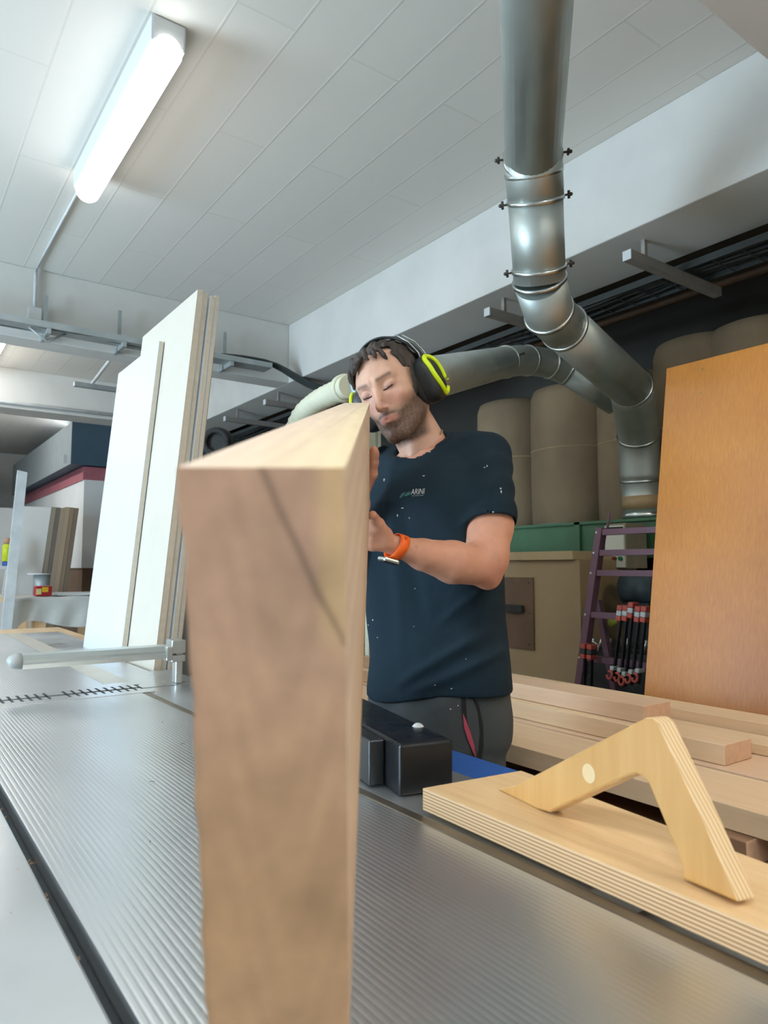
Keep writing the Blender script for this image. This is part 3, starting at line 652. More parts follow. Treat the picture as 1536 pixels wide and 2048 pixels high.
# ============================================================ WHITE SHEETS
zA, zB = 2.15, .9
xA = on(1, 393, 600, 2.35); xB = on(1, 313, 1290, 2.35); kx = (xA.x-xB.x)/(xA.z-xB.z)
def sx(z): return xB.x+kx*(z-xB.z)
def sheet(off, t, y0, y1, top, label, m=('white', 'core')):
    b = nb(); X = lambda z: sx(z)+off
    pts = [(X(0), y0, 0), (X(0)+t, y0, 0), (X(top)+t, y0, top), (X(top), y0, top)]
    a = [b.verts.new(p) for p in pts]; c = [b.verts.new((p[0], y1, p[2])) for p in pts]
    for i, mi in ((0, 1), (1, 0), (2, 1), (3, 0)):
        f = b.faces.new((a[i], c[i], c[(i+1) % 4], a[(i+1) % 4])); f.material_index = mi
    for ring, fl in ((a, 0), (c, 1)):
        y_ = y0 if fl == 0 else y1; L_ = min(.0035, t*.3)
        m1 = [b.verts.new((X(0)+L_, y_, 0)), b.verts.new((X(0)+t-L_, y_, 0)), b.verts.new((X(top)+t-L_, y_, top)), b.verts.new((X(top)+L_, y_, top))]
        for vs_, mi in (((ring[0], m1[0], m1[3], ring[3]), 0), (m1, 1), ((m1[1], ring[1], ring[2], m1[2]), 0)):
            f = b.faces.new(vs_); f.material_index = mi
    bmesh.ops.recalc_face_normals(b, faces=b.faces)
    return tag(obj('board_sheet', b, list(m), loc=(X(0), (y0+y1)/2, 0), bevel=.0015), label, 'sheet', 'tall white boards standing beyond the machine')
core = 'core'
sheet(-.022, .0195, 2.66, 3.22, 2.045, 'brightest white board, front one of the standing stack')
sheet(0, .0245, 2.35, 2.98, 2.155, 'tall cream-white board standing right behind the brightest one', (mat('cream_laminate', 'c6c0b3', .45, var=.02), 'core'))
sheet(.0262, .019, 2.36, 2.98, 2.15, 'second board from the left in the fanned edges of the stack')
sheet(.0465, .019, 2.345, 2.98, 2.14, 'third board from the left in the fanned edges of the stack')
sheet(.067, .0165, 2.35, 2.98, 2.15, 'last full-height board of the white stack')
sheet(.085, .012, 2.38, 2.95, 1.97, 'shorter thin board at the right-hand back of the white stack', ('beige_l', 'core'))
SR = thing('sheet_rack', 'low steel rack behind the white boards', 'rack', (1.05, 2.7, 0))
obj('upright', boxm(sx(1.2)+.100, sx(1.2)+.13, 2.45, 2.49, 0, 1.2), 'machine', SR); obj('upright', boxm(sx(1.2)+.100, sx(1.2)+.13, 2.85, 2.89, 0, 1.2), 'machine', SR)
# ============================================================ LEFT BACKGROUND
TB = thing('trestle_table', 'pale pine trestle table under a white dust sheet in the left background', 'table', (1.3, 6.9, 0))
b = nb(); box(b, .93, 1.80, 6.55, 7.6, .88, .93); obj('table_top', b, 'pine', TB)
for (a, c_) in ((66, 92), (205, 222)):
    q = on(1, a, 1240, 6.56); q2_ = on(1, c_, 1240, 6.56); obj('leg', boxm(q.x, q2_.x, 6.56, 6.66, 0, .88), 'pinez', TB); obj('leg', boxm(q.x, q2_.x, 7.4, 7.5, 0, .88), 'pinez', TB)
q = on(1, 33, 1240, 7.0); obj('rear_leg', boxm(q.x, q.x+.08, 7.0, 7.1, 0, .88), 'pinez', TB)
b = nb(); nx = 60; hem = lambda u: .745-.09*u+.02*math.sin(u*9)-(.16*math.exp(-((u-.02)/.08)**2))
rows = []
for j in range(12):
    row = []
    for i in range(nx+1):
        u = i/nx; x = .875+u*.985
        if j < 4: y = 7.62-(7.62-6.53)*j/3; z = .934+.004*math.sin(u*20+j)
        else:
            s = (j-3)/8; z = .934+(hem(u)-.934)*s; y = 6.53-.018*s*(1+math.sin(u*30+s*2)*.7)
        row.append(b.verts.new((x, y, z)))
    rows.append(row)
for r0, r1 in zip(rows, rows[1:]):
    for i in range(nx): b.faces.new((r0[i], r0[i+1], r1[i+1], r1[i]))
bmesh.ops.solidify(b, geom=b.faces[:], thickness=.003)
tag(obj('dust_sheet', b, 'cloth', loc=(1.3, 7, .93), smooth=True), 'white dust sheet draped over the background trestle table', 'cloth')
q = on(1, 70, 1190, 6.7); q2_ = on(1, 102, 1172, 6.7)
RB = tag(obj('red_carton', boxm(q.x, q2_.x, 6.65, 6.78, .94, q2_.z), 'redbox', loc=(q.x, 6.7, .94), bevel=.003), 'small red and yellow box standing on the white dust sheet', 'box')
obj('yellow_label', boxm(q.x+.045, q2_.x-.03, 6.643, 6.6495, .94+.035, q2_.z-.008), 'yellow', RB); obj('white_label', boxm(q.x+.0, q.x+.04, 6.643, 6.6495, .955, q2_.z-.02), mat('cream_label', 'e8d890', .6), RB)
tag(obj('white_plank', boxm(1.30, 1.83, 6.7, 7.2, .94, .955), 'white', loc=(1.5, 7, .94)), 'flat white strip lying on the dust sheet right of the red box', 'board')
tag(obj('white_tin_lid', tubem([(1.22, 7.1, 1.12), (1.22, 7.1, 1.13)], .1, 20), 'white', loc=(1.22, 7.1, .94)), 'white round lid on a dark tin behind the red box', 'tin') 
tag(obj('paint_tin', tubem([(1.24, 7.1, .94), (1.24, 7.1, 1.119)], .07, 20), 'tray', loc=(1.24, 7.1, .94)), 'dark tin standing behind the red box', 'tin')
# leaning grey-white and brown sheets
def leansheet(pxa, pxb, pyt, y, zt_lab, m, label, top, slope=.10, t=.02, y1=None):
    A = on(1, pxa, pyt, y); B = on(1, pxb, pyt, y); b = nb()
    xa, xb = A.x, B.x; z = A.z
    prism(b, [(xa-slope*z, y, 0), (xb-slope*z, y, 0), (xb, y, z), (xa, y, z)], (0, y1 or .6, 0))
    return tag(obj('leaning_sheet', b, m, loc=(xa-slope*z, y, 0)), label, 'sheet', 'sheets leaning in the left background')
leansheet(40, 103, 1012, 8.0, 0, mat('pale_grey_laminate', 'd2d3d0', .5, var=.02), 'pale grey-white sheet leaning in the left background', 0, y1=.35)
shades = ['8f8576', '6e675c', '9c8b78', 'a39078', '8a7763', '7a6a58']
xs_ = [103, 113, 121, 131, 141, 149, 158]
for i in range(6): leansheet(xs_[i]+.5, xs_[i+1], 1014+(i % 3), 8.0, 0, mat('brown_sheet_edge_'+'abcdef'[i], shades[i], .7, var=.12, vs=5, stretch=(1, 1, .1)), ['first', 'second', 'third', 'fourth', 'fifth', 'sixth'][i]+' brown sheet from the left in the leaning stack beside the white booth', 0)
# booth
BO = thing('white_booth', 'white walled booth with a dull red band along its top, far left background', 'booth', (2.8, 10.5, 0))
obj('walls', boxm(2.0, 4.2, 9.0, 13.5, 1.18, 2.24), 'wall', BO)
obj('opening_fill', boxm(2.02, 4.2, 9.04, 13.5, 0, 1.179), 'brown', BO)  # brown block standing in for the dark opening below the walls
obj('red_band', boxm(1.985, 4.2, 9.0, 13.5, 2.24, 2.40), 'pink', BO)
q = on(1, 236, 955, 8.99); q2_ = on(1, 245, 1085, 8.99); obj('door_edge', boxm(q.x, q.x+.09, 8.97, 8.999, q2_.z, q.z), 'brown', BO)
q = on(1, 218, 1140, 8.99); obj('corner_post', boxm(q.x, q.x+.1, 8.96, 9.03, 0, 1.18), 'beige_l', BO)
HD = thing('extractor_hood', 'dark blue-grey box hood above the white booth', 'hood', (2.8, 9.5, 2.4))
b = nb(); vs = box(b, 1.83, 4.2, 8.95, 13.4, 2.41, 2.92); b.faces.ensure_lookup_table(); b.faces[4].material_index = 1
obj('hood_body', b, ['bluegrey', 'grey'], HD, bevel=.005)
q = on(1, 128, 918, 8.94); obj('white_tag', boxm(q.x-.01, q.x+.03, 8.93, 8.949, q.z-.05, q.z+.05), 'white', HD)
tag(obj('slate_board', boxm(.6, 1.25, 12.0, 12.1, 2.12, 2.9), mat('slate_paint', '707d8a', .6), loc=(1, 12, 2.1)), 'slate grey panel high on the far wall at the left edge', 'panel')
tag(obj('far_partition', boxm(.4, 1.9, 12.2, 12.3, 0, 2.1), 'wall', loc=(1, 12.2, 0)), 'white partition wall in the far left background', 'partition')
# leaning white post
A = on(1, 36, 940, 6.4); B = on(1, 55, 945, 6.4); Cc = on(1, 0, 1260, 6.4); sl = (A.x-on(1, 3, 1260, 6.4).x)/(A.z-Cc.z)
b = nb(); prism(b, [(A.x-sl*A.z, 6.4, 0), (B.x-sl*B.z, 6.4, 0), (B.x, 6.4, B.z), (A.x, 6.4, A.z)], (0, .05, 0)); tag(obj('leaning_post', b, 'conduit', loc=(A.x-sl*A.z, 6.4, 0)), 'white post leaning at the left edge in front of the sheets', 'post')
SH = thing('side_shelf', 'small white shelf at the left edge holding the yellow bottle', 'shelf', (.9, 7.2, 0))
q = on(1, 10, 1132, 7.7); obj('shelf_board', boxm(q.x-.25, q.x+.10, 7.65, 7.8, q.z-.03, q.z), 'white', SH); obj('post', boxm(q.x-.22, q.x-.18, 7.7, 7.74, 0, q.z-.03), 'white', SH); obj('post', boxm(q.x+.05, q.x+.09, 7.7, 7.74, 0, q.z-.03), 'white', SH)
YB = thing('yellow_bottle', 'bright yellow bottle with a blue base and tan cap at the left edge', 'bottle', (q.x, 7.72, q.z))
zz = q.z; xx = on(1, 14, 1100, 7.72).x
obj('bottle_body', tubem([(xx, 7.72, zz+.045), (xx, 7.72, zz+.19), (xx, 7.72, zz+.21)], [.042, .042, .03], 16), 'hivis', YB)
obj('base', tubem([(xx, 7.72, zz+.001), (xx, 7.72, zz+.0445)], .038, 16), 'blue', YB)
obj('cap', tubem([(xx, 7.72, zz+.211), (xx, 7.72, zz+.27)], [.03, .024], 16), mat('tan_cap', 'b8906c', .6), YB)
tag(obj('white_tub', tubem([(xx+.01, 7.6, zz+.02), (xx+.01, 7.6, zz+.42)], .08, 20), 'white', loc=(xx, 7.6, zz)), 'white container behind the yellow bottle', 'container') if False else None
# dark machine seen between the sheets and the timber
DM = thing('hose_reel', 'dark round reel high in the gap between the white boards and the timber', 'reel', (2, 5, 2)); c = at(432, 884, 5.0)
b = nb(); tube(b, [c+_r*.08*math.cos(a)+_u*.08*math.sin(a) for a in (2*math.pi*i/24 for i in range(25))], .018, 8); obj('rim', b, 'rubber', DM); obj('drum', tubem([c+_f*.02, c+_f*.12], .11, 24), 'dark', DM)
obj('mount', boxm(c.x-.02, c.x+.04, c.y+.05, c.y+.12, 0, c.z-.05), 'dark', DM)
tag(obj('dark_partition', boxm(2.9, 2.98, 5.6, 8.5, 0, 1.92), 'dark', loc=(2.9, 7, 0)), 'dark partition seen just above the held timber', 'partition')
# pale door post behind the man
c = at(748, 880, 4.2); b = nb(); box(b, c.x-.035, c.x+.01, c.y, c.y+.04, 0, 2.4); box(b, c.x+.035, c.x+.05, c.y, c.y+.04, 0, 2.4)
tag(obj('pale_post', b, mat('pale_yellow_paint', 'd6d8c0', .6), loc=(c.x, c.y, 0)), 'pale double post behind the man, between his chin and the timber', 'post')
# ============================================================ THE MAN (signed-distance modelling, surface nets)
A3 = lambda v: np.array([v[0], v[1], v[2]], float)
def cap(p, a, b, ra, rb=None):
    rb = ra if rb is None else rb; a, b = A3(a), A3(b); ab = b-a
    t = np.clip(((p-a)@ab)/(ab@ab), 0, 1); return np.linalg.norm(p-a-t[:, None]*ab, axis=1)-(ra+(rb-ra)*t)
def ell(p, c, r, Rm=None):
    q = p-A3(c)
    if Rm is not None: q = q@Rm
    r = np.array(r, float); k0 = np.linalg.norm(q/r, axis=1); k1 = np.linalg.norm(q/(r*r), axis=1)+1e-9
    return k0*(k0-1)/k1
def smin(a, b, k): h = np.clip(.5+.5*(b-a)/k, 0, 1); return b*(1-h)+a*h-k*h*(1-h)
def smax(a, b, k): return -smin(-a, -b, k)
def chain(p, pts, k=.01):
    d = None
    for (a, ra), (b, rb) in zip(pts, pts[1:]):
        e = cap(p, a, b, ra, rb); d = e if d is None else smin(d, e, k)
    return d
def snets(f, lo, hi, h):
    lo, hi = np.array(lo, float), np.array(hi, float); n = np.ceil((hi-lo)/h).astype(int)+1
    g = [lo[i]+h*np.arange(n[i]) for i in range(3)]; V = np.empty(n)
    YZ = np.stack(np.meshgrid(g[1], g[2], indexing='ij'), -1).reshape(-1, 2)
    st = max(1, int(400000/len(YZ)))
    for i in range(0, n[0], st):
        xs = g[0][i:i+st]; P = np.empty((len(xs)*len(YZ), 3)); P[:, 0] = np.repeat(xs, len(YZ)); P[:, 1:] = np.tile(YZ, (len(xs), 1))
        V[i:i+st] = f(P).reshape(len(xs), n[1], n[2])
    S = V < 0; c = np.zeros(n-1, int)
    for dx in (0, 1):
        for dy in (0, 1):
            for dz in (0, 1): c += S[dx:n[0]-1+dx, dy:n[1]-1+dy, dz:n[2]-1+dz]
    act = (c > 0) & (c < 8); idx = np.full(n-1, -1); I = np.argwhere(act); idx[act] = np.arange(len(I))
    acc = np.zeros((len(I), 3)); cnt = np.zeros(len(I)); cor = [(x, y, z) for x in (0, 1) for y in (0, 1) for z in (0, 1)]
    for a in cor:
        for ax_ in range(3):
            if a[ax_]: continue
            b = list(a); b[ax_] = 1
            va = V[I[:, 0]+a[0], I[:, 1]+a[1], I[:, 2]+a[2]]; vb = V[I[:, 0]+b[0], I[:, 1]+b[1], I[:, 2]+b[2]]
            m = (va < 0) != (vb < 0); t = np.where(m, va/(va-vb+1e-12), 0)
            p = np.tile(np.array(a, float), (len(I), 1)); p[:, ax_] += t; acc[m] += p[m]; cnt[m] += 1
    verts = lo+h*(I+acc/cnt[:, None]); quads = []
    for ax_ in range(3):
        o = [(ax_+1) % 3, (ax_+2) % 3]; sl0 = [slice(None)]*3; sl1 = [slice(None)]*3; sl0[ax_] = slice(0, -1); sl1[ax_] = slice(1, None)
        s0, s1 = S[tuple(sl0)], S[tuple(sl1)]; E_ = np.argwhere(s0 != s1)
        ok = (E_[:, o[0]] > 0) & (E_[:, o[1]] > 0) & (E_[:, o[0]] < n[o[0]]-1) & (E_[:, o[1]] < n[o[1]]-1); E_ = E_[ok]
        def cell(d0, d1):
            q = E_.copy(); q[:, o[0]] -= d0; q[:, o[1]] -= d1; return idx[q[:, 0], q[:, 1], q[:, 2]]
        Q = np.stack([cell(1, 1), cell(0, 1), cell(0, 0), cell(1, 0)], 1); ins = s0[E_[:, 0], E_[:, 1], E_[:, 2]]
        Q[~ins] = Q[~ins][:, ::-1]; quads.append(Q)
    Q = np.concatenate(quads); Q = Q[(Q >= 0).all(1)]
    return verts, Q
def meshobj(name, parts, m, parent, tint=None):
    vs, fs, o_ = [], [], 0
    for v, q in parts: vs.append(v); fs.append(q+o_); o_ += len(v)
    v = np.concatenate(vs); q = np.concatenate(fs); off = A3(wloc(parent)) if parent else A3(v.mean(0)*0)
    me = bpy.data.meshes.new(name); me.vertices.add(len(v)); me.vertices.foreach_set('co', (v-off).astype(np.float32).ravel())
    me.loops.add(q.size); me.loops.foreach_set('vertex_index', q.astype(np.int32).ravel()); me.polygons.add(len(q))
    me.polygons.foreach_set('loop_start', np.arange(0, q.size, 4, dtype=np.int32)); me.update(); me.validate(); me.shade_smooth()
    if tint is not None:
        a = me.color_attributes.new('tint', 'FLOAT_COLOR', 'POINT'); a.data.foreach_set('color', np.c_[tint(v), np.ones(len(v))].astype(np.float32).ravel())
    for x in (m if isinstance(m, (list, tuple)) else [m]): me.materials.append(M[x] if isinstance(x, str) else x)
    o = bpy.data.objects.new(name, me); col.objects.link(o)
    if parent: o.parent = parent
    return o, v, q
CB3 = np.array([list(_r), list(_u), list(_f)])               # rows: camera axes in world
# ---- head frame
ey, ep, er = .47, -.05, .40
B_ = np.array([[1, 0, 0], [0, 0, 1], [0, -1, 0]], float); c_, s_ = math.cos, math.sin
Ry = np.array([[c_(ey), 0, s_(ey)], [0, 1, 0], [-s_(ey), 0, c_(ey)]]); Rx = np.array([[1, 0, 0], [0, c_(ep), -s_(ep)], [0, s_(ep), c_(ep)]]); Rz = np.array([[c_(er), -s_(er), 0], [s_(er), c_(er), 0], [0, 0, 1]])
RH = CB3.T @ (Rz@Ry@Rx@B_)                                       # local -> world
HC = A3(cs(.0215, .2915, 1.745))
def toh(p): return (p-HC)@RH
def h2w(q): return HC+RH@np.array(q, float)
def head_local(q):
    s = q*np.array([1, 1, 1]); sx_ = np.abs(q[:, 0]); qs = np.c_[sx_, q[:, 1], q[:, 2]]
    q0 = q; qe = qs-np.array([0, 0, .005]); d = ell(q, (0, -.014, .040), (.074, .094, .082))
    d = smin(d, ell(q, (0, .022, .020), (.066, .066, .082)), .02)
    d = smin(d, ell(q, (0, .026, -.035), (.057, .058, .070)), .025)
    d = smin(d, cap(qs, (.046, .006, -.062), (.014, .066, -.099), .020, .019), .022)
    d = smin(d, ell(q, (0, .072, -.099), (.022, .018, .017)), .016)
    d = smin(d, ell(qs, (.046, .056, -.012), (.018, .018, .016)), .018)        # cheekbones
    d = smin(d, cap(qe, (.010, .084, .030), (.044, .066, .034), .0085, .008), .014)  # brow
    d = smax(d, -ell(qe, (.031, .098, .010), (.018, .020, .0125)), .012)        # sockets
    d = smin(d, ell(qe, (.031, .0710, .0095), (.0165, .0132, .0115)), .004)      # lids / eyeball
    d = smax(d, -cap(qe, (.020, .0885, .0035), (.042, .081, .0045), .0011), .0015)  # closed lid line
    d = smin(d, cap(q, (0, .083, .022), (0, .107, -.022), .0060, .0080), .010)
    d = smin(d, ell(q, (0, .111, -.027), (.0078, .0085, .0075)), .006)
    d = smin(d, ell(qs, (.0095, .096, -.031), (.0050, .009, .0050)), .006)
    d = smax(d, -ell(qs, (.0055, .1045, -.0375), (.0026, .0050, .003)), .002)
    d = smin(d, ell(q, (0, .075, -.058), (.027, .018, .024)), .014)
    d = smin(d, cap(qs, (0, .0955, -.0545), (.021, .0845, -.0585), .0036, .0022), .003)
    d = smin(d, cap(qs, (0, .0945, -.0640), (.019, .0845, -.0600), .0046, .0024), .003)
    d = smax(d, -cap(qs, (0, .1000, -.0588), (.024, .0875, -.0592), .0010), .0016)
    d = smin(d, cap(qs, (.075, -.012, .008), (.078, -.010, -.022), .012, .008), .006)
    return d
neck0, neck1 = h2w((0, -.022, -.045)), A3(at(852, 905, 1.80))
JL = A3(at(962, 950, 1.72)); JR = A3(at(722, 968, 1.90))
def fhead(p):
    d = head_local(toh(p)); n = cap(p, neck0, neck1, .054, .062)
    # sternomastoid on the visible side
    n = smin(n, cap(p, h2w((.062, -.02, -.05)), A3(at(826, 912, 1.75)), .012, .010), .018)
    n = smin(n, cap(p, neck1-A3((0, 0, .015)), neck1*.7+JL*.3-A3((0, 0, .02)), .042, .030), .02)
    return smin(d, n, .016)
# ---- arms
EL = at(957, 1136, 1.60); W1 = at(786, 1091, 1.50)
def farmL(p):
    d = chain(p, [(A3(at(966, 960, 1.72)), .050), (A3(at(978, 1050, 1.68)), .0545), (A3(at(974, 1115, 1.63)), .049)], .02)
    d = smin(d, cap(p, A3(at(974, 1115, 1.63)), A3(at(975, 1152, 1.625)), .044, .032), .02)
    d = smin(d, chain(p, [(A3(at(955, 1132, 1.61)), .044), (A3(at(905, 1124, 1.575)), .0475), (A3(at(845, 1109, 1.535)), .034), (A3(at(800, 1094, 1.508)), .0225), (A3(W1), .0190)], .008), .015)
    # hand: palm under the timber, thumb along its side
    hd = chain(p, [(A3(W1), .0185), (A3(at(768, 1082, 1.492)), .023)], .008)
    for (py, dz) in ((1046, 1.462), (1062, 1.468), (1078, 1.474), (1092, 1.478)):
        hd = smin(hd, cap(p, A3(at(771, (py+1082)/2+2, 1.487)), A3(at(744, py, dz)), .0125, .0115), .008)
    d = smin(d, hd, .006)
    for i, (py, dz, ln, r) in enumerate(((1046, 1.462, 1.0, .0088), (1062, 1.468, 1.08, .009), (1078, 1.474, 1.0, .0086), (1092, 1.478, .82, .0076))):
        k = A3(at(744, py, dz)); a = A3(at(744-42*ln, py-1, dz-.002)); b_ = A3(at(744-64*ln, py-14, dz-.006)); e = A3(at(744-69*ln, py-34, dz-.01))
        d = smin(d, chain(p, [(k, r*1.12), (a, r), (b_, r*.95), (e, r*.85)], .004), .006)
    d = smin(d, chain(p, [(A3(at(767, 1070, 1.485)), .015), (A3(at(756, 1048, 1.462)), .0125), (A3(at(747, 1037, 1.445)), .0105), (A3(at(745.5, 1030, 1.425)), .009)], .008), .010)
    return d
ER = at(650, 1150, 1.86); WR = at(716, 1010, 1.70)
def farmR(p):
    d = chain(p, [(JR, .052), (A3(ER), .042)], .02)
    d = smin(d, chain(p, [(A3(ER), .040), (A3(ER)*.6+A3(WR)*.4, .042), (A3(WR), .0255), (A3(at(716, 985, 1.685)), .024)], .02), .02)
    for (px_, r) in ((700, .0135), (710, .0135), (720, .0135), (729, .013)):
        d = smin(d, cap(p, A3(at(716, 985, 1.685)), A3(at(px_, 935, 1.672)), .014, r*.9), .012)
    for i, py in enumerate((905, 922, 939, 956)):          # fingers round the hidden left edge
        d = smin(d, chain(p, [(A3(at(712, py+6, 1.670)), .0095), (A3(at(688, py, 1.662)), .0088), (A3(at(673, py, 1.636)), .0082), (A3(at(672, py, 1.600)), .0075)], .004), .006)
    d = smin(d, chain(p, [(A3(at(731, 975, 1.675)), .0145), (A3(at(744, 948, 1.655)), .0125), (A3(at(747.5, 925, 1.640)), .0105), (A3(at(748, 908, 1.628)), .0108), (A3(at(748, 900, 1.620)), .0095)], .008), .012)
    return d
# ---- torso frame
lat = JL-JR; lat[2] = 0; lat /= np.linalg.norm(lat); fro = np.cross([0, 0, 1], lat)
if fro@A3(_f) > 0: fro = -fro
zs = np.array([.70, .80, .87, .95, 1.05, 1.15, 1.25, 1.34, 1.42, 1.47, 1.52])
cpx = {.80: (876, 1480), .95: (874, 1330), 1.15: (868, 1160), 1.34: (857, 990), 1.47: (850, 880)}
tz_ = sorted(cpx); cen = np.array([A3(at(*cpx[z], 1.80)) for z in tz_])
def cxy(z, dep=0): return np.stack([np.interp(z, tz_, cen[:, 0]), np.interp(z, tz_, cen[:, 1])], -1)
def loft(p, aa, bb, n=2.3, sh=0):
    z = p[:, 2]; c = cxy(z); dx_ = p[:, 0]-c[:, 0]; dy_ = p[:, 1]-c[:, 1]
    x = dx_*lat[0]+dy_*lat[1]; y = dx_*fro[0]+dy_*fro[1]; a = np.interp(z, zs, aa); b = np.interp(z, zs, bb)
    k = (np.abs(x/a)**n+np.abs((y-sh)/b)**n)**(1/n); return (k-1)*np.minimum(a, b)*.92, x, y
NF, NL_, NR_ = A3(at(822, 908, 1.745)), A3(at(894, 853, 1.87)), A3(at(796, 874, 1.93))
NKn = np.cross(NL_-NF, NR_-NF); NKn /= np.linalg.norm(NKn); NKn = NKn*np.sign(NKn[2]); NKd = NF@NKn
def slab(p, z0, z1): return np.maximum(z0-p[:, 2], p[:, 2]-z1)
def fshirt(p):
    aa = [.185, .192, .193, .187, .180, .180, .186, .186, .140, .075, .03]; bb = [.125, .130, .134, .132, .124, .122, .128, .128, .098, .065, .03]
    d, x, y = loft(p, aa, bb)
    z = p[:, 2]
    # folds: sweeping up from the front hem to the side, plus soft verticals
    s1 = z-(.985+.62*(x-.10)); f1 = np.exp(-(s1/.016)**2)*np.clip((x+.06)/.06, 0, 1)*np.clip((.18-x)/.05, 0, 1)
    s2 = z-(.965+.50*(x-.10)+.9*(x-.1)**2); f2 = np.exp(-((s2+.035)/.014)**2)*np.clip((x+.02)/.05, 0, 1)
    s3 = z-(1.075+.75*(x-.10)); f3 = np.exp(-(s3/.014)**2)*np.clip((x-.05)/.05, 0, 1)
    v1 = np.exp(-((x+.035+.03*(z-1.1))/.020)**2)*np.clip((z-.9)/.2, 0, 1)
    v2 = np.exp(-((x-.01+.10*(z-1.2))/.018)**2)*np.clip((1.38-z)/.1, 0, 1)*np.clip((z-1.0)/.1, 0, 1)
    wv_ = np.sin(x*46+z*7)*.0022+np.sin(x*25-z*19+1)*.0025+np.sin(z*33+x*13)*.0018
    front = np.clip(y/.05+.6, 0, 1)
    d = d-(.0085*f1+.006*f2+.005*f3+.006*v1-.004*v2+wv_)*front
    d = smin(d, ell(p, A3(at(905, 985, 1.72)), (.075, .05, .07)), .05)        # pectoral mass
    ncap = cap(p, A3(at(848, 892, 1.81)), A3(at(975, 912, 1.76)), .050, .060); d = smin(d, ncap, .045)
    d = smin(d, cap(p, A3(at(848, 892, 1.81)), A3(at(730, 955, 1.90)), .050, .055), .045)
    d = np.maximum(d, -slab(p, -1, .868+0*p[:, 0]-.010*0)*0+d)
    hem = .862+.020*np.clip((x+.02)/.2, -1, 1)+.006*np.sin(x*22)
    d = smax(d, hem-z, .004)
    # sleeves
    sa, sb = A3(at(968, 948, 1.73)), A3(at(980, 1050, 1.672)); ax1 = (sb-sa)/np.linalg.norm(sb-sa)
    sl = cap(p, sa, sb+ax1*.06, .070, .0655); sl = sl-.0022*np.sin((p@ax1)*95+x*40)-.002*np.sin(p[:, 0]*60)
    sl = smax(sl, (p-sb)@ax1-.0, .004); d = smin(d, sl, .022)
    ra, rb_ = A3(at(726, 962, 1.895)), A3(at(672, 1090, 1.87)); ax2 = (rb_-ra)/np.linalg.norm(rb_-ra)
    sr = smax(cap(p, ra, rb_+ax2*.06, .068, .066), (p-rb_)@ax2, .004); d = smin(d, sr, .022)
    # neck opening
    nc = cap(p, neck1-A3((0, 0, .02)), neck0, .0665, .062); d = smax(d, -nc, .003)
    pl = p@NKn-NKd; dn = np.linalg.norm(p-neck1, axis=1)-.125; d = smax(d, -smax(dn, -pl, .003), .004); d = np.maximum(d, p[:, 2]-1.552)
    # hollow sleeve ends a little
    d = smax(d, -smax(cap(p, sb-ax1*.02, sb+ax1*.08, .0595), -(p-sb)@ax1-.02, .002), .003)
    return d
def ftrou(p):
    aa = [.178, .182, .182, .176, .165, .16, .16, .16, .16, .16, .16]; bb = [.122, .124, .124, .118, .11, .11, .11, .11, .11, .11, .11]
    d, x, y = loft(p, aa, bb); d = smax(d, slab(p, .74, .93), .03)
    hip = cxy(np.array([.8]))[0]
    for s in (-1, 1):
        h_ = np.array([hip[0]+lat[0]*.088*s, hip[1]+lat[1]*.088*s, .80]); kn = h_+np.array([fro[0]*.02+lat[0]*.02*s, fro[1]*.02+lat[1]*.02*s, -.33]); an = kn+np.array([-fro[0]*.02, -fro[1]*.02, -.38])
        d = smin(d, chain(p, [(h_, .093), (kn, .072), (an, .062)], .03), .03)
    d = smax(d, .07-p[:, 2], .004)
    d = d-.003*np.sin(p[:, 2]*42+x*30)*np.clip((.80-p[:, 2])/.1, 0, 1)-.0025*np.sin(x*55+p[:, 2]*12)
    return d
# ---- body mesh
def bb(pts, pad): a = np.array([A3(q) for q in pts]); return a.min(0)-pad, a.max(0)+pad
PB = (float(cen[1][0]), float(cen[1][1]), 0)
hlo, hhi = bb([h2w((sx1*.09, sy1, sz1)) for sx1 in (-1, 1) for sy1 in (-.12, .13) for sz1 in (-.13, .13)]+[neck1], .0)
hlo = hlo-.01; hhi = hhi+.01; hlo[2] = min(hlo[2], 1.40)
pieces = [snets(fhead, hlo, hhi, .0022)]
lo, hi = bb([at(966, 960, 1.72), at(978, 1050, 1.68), at(975, 1152, 1.62), at(905, 1124, 1.575), W1, at(744, 1046, 1.46), at(675, 1040, 1.46), at(744, 1095, 1.46)], .06); pieces.append(snets(farmL, lo, hi, .0032))
lo, hi = bb([JR, ER, WR, at(673, 900, 1.60), at(748, 890, 1.62)], .065); pieces.append(snets(farmR, lo, hi, .0034))
def fcore(p):
    d, x, y = loft(p, [.15]*2+[.15, .15, .145, .15, .155, .155, .12, .07, .05], [.09]*2+[.10, .10, .095, .095, .10, .10, .08, .06, .05]); d = smax(d, slab(p, .78, 1.46), .03)
    d = smin(d, cap(p, JL, JR, .05, .05), .04); d = smin(d, cap(p, neck1, A3(at(850, 980, 1.80)), .055, .06), .04)
    hip = cxy(np.array([.8]))[0]
    for s in (-1, 1):
        h_ = np.array([hip[0]+lat[0]*.088*s, hip[1]+lat[1]*.088*s, .82]); kn = h_+np.array([fro[0]*.02+lat[0]*.02*s, fro[1]*.02+lat[1]*.02*s, -.35]); an = kn+np.array([-fro[0]*.02, -fro[1]*.02, -.38])
        d = smin(d, chain(p, [(h_, .07), (kn, .05), (an, .04)], .03), .03)
        d = smin(d, cap(p, an, an+np.array([fro[0]*.12, fro[1]*.12, -.02]), .035, .025), .02)
    return d
lo, hi = bb([JL, JR, (PB[0]-.2, PB[1]-.2, .05), (PB[0]+.2, PB[1]+.2, 1.5)], .08); pieces.append(snets(fcore, lo, hi, .012))
def sst(a, b, x): t = np.clip((x-a)/(b-a), 0, 1); return t*t*(3-2*t)
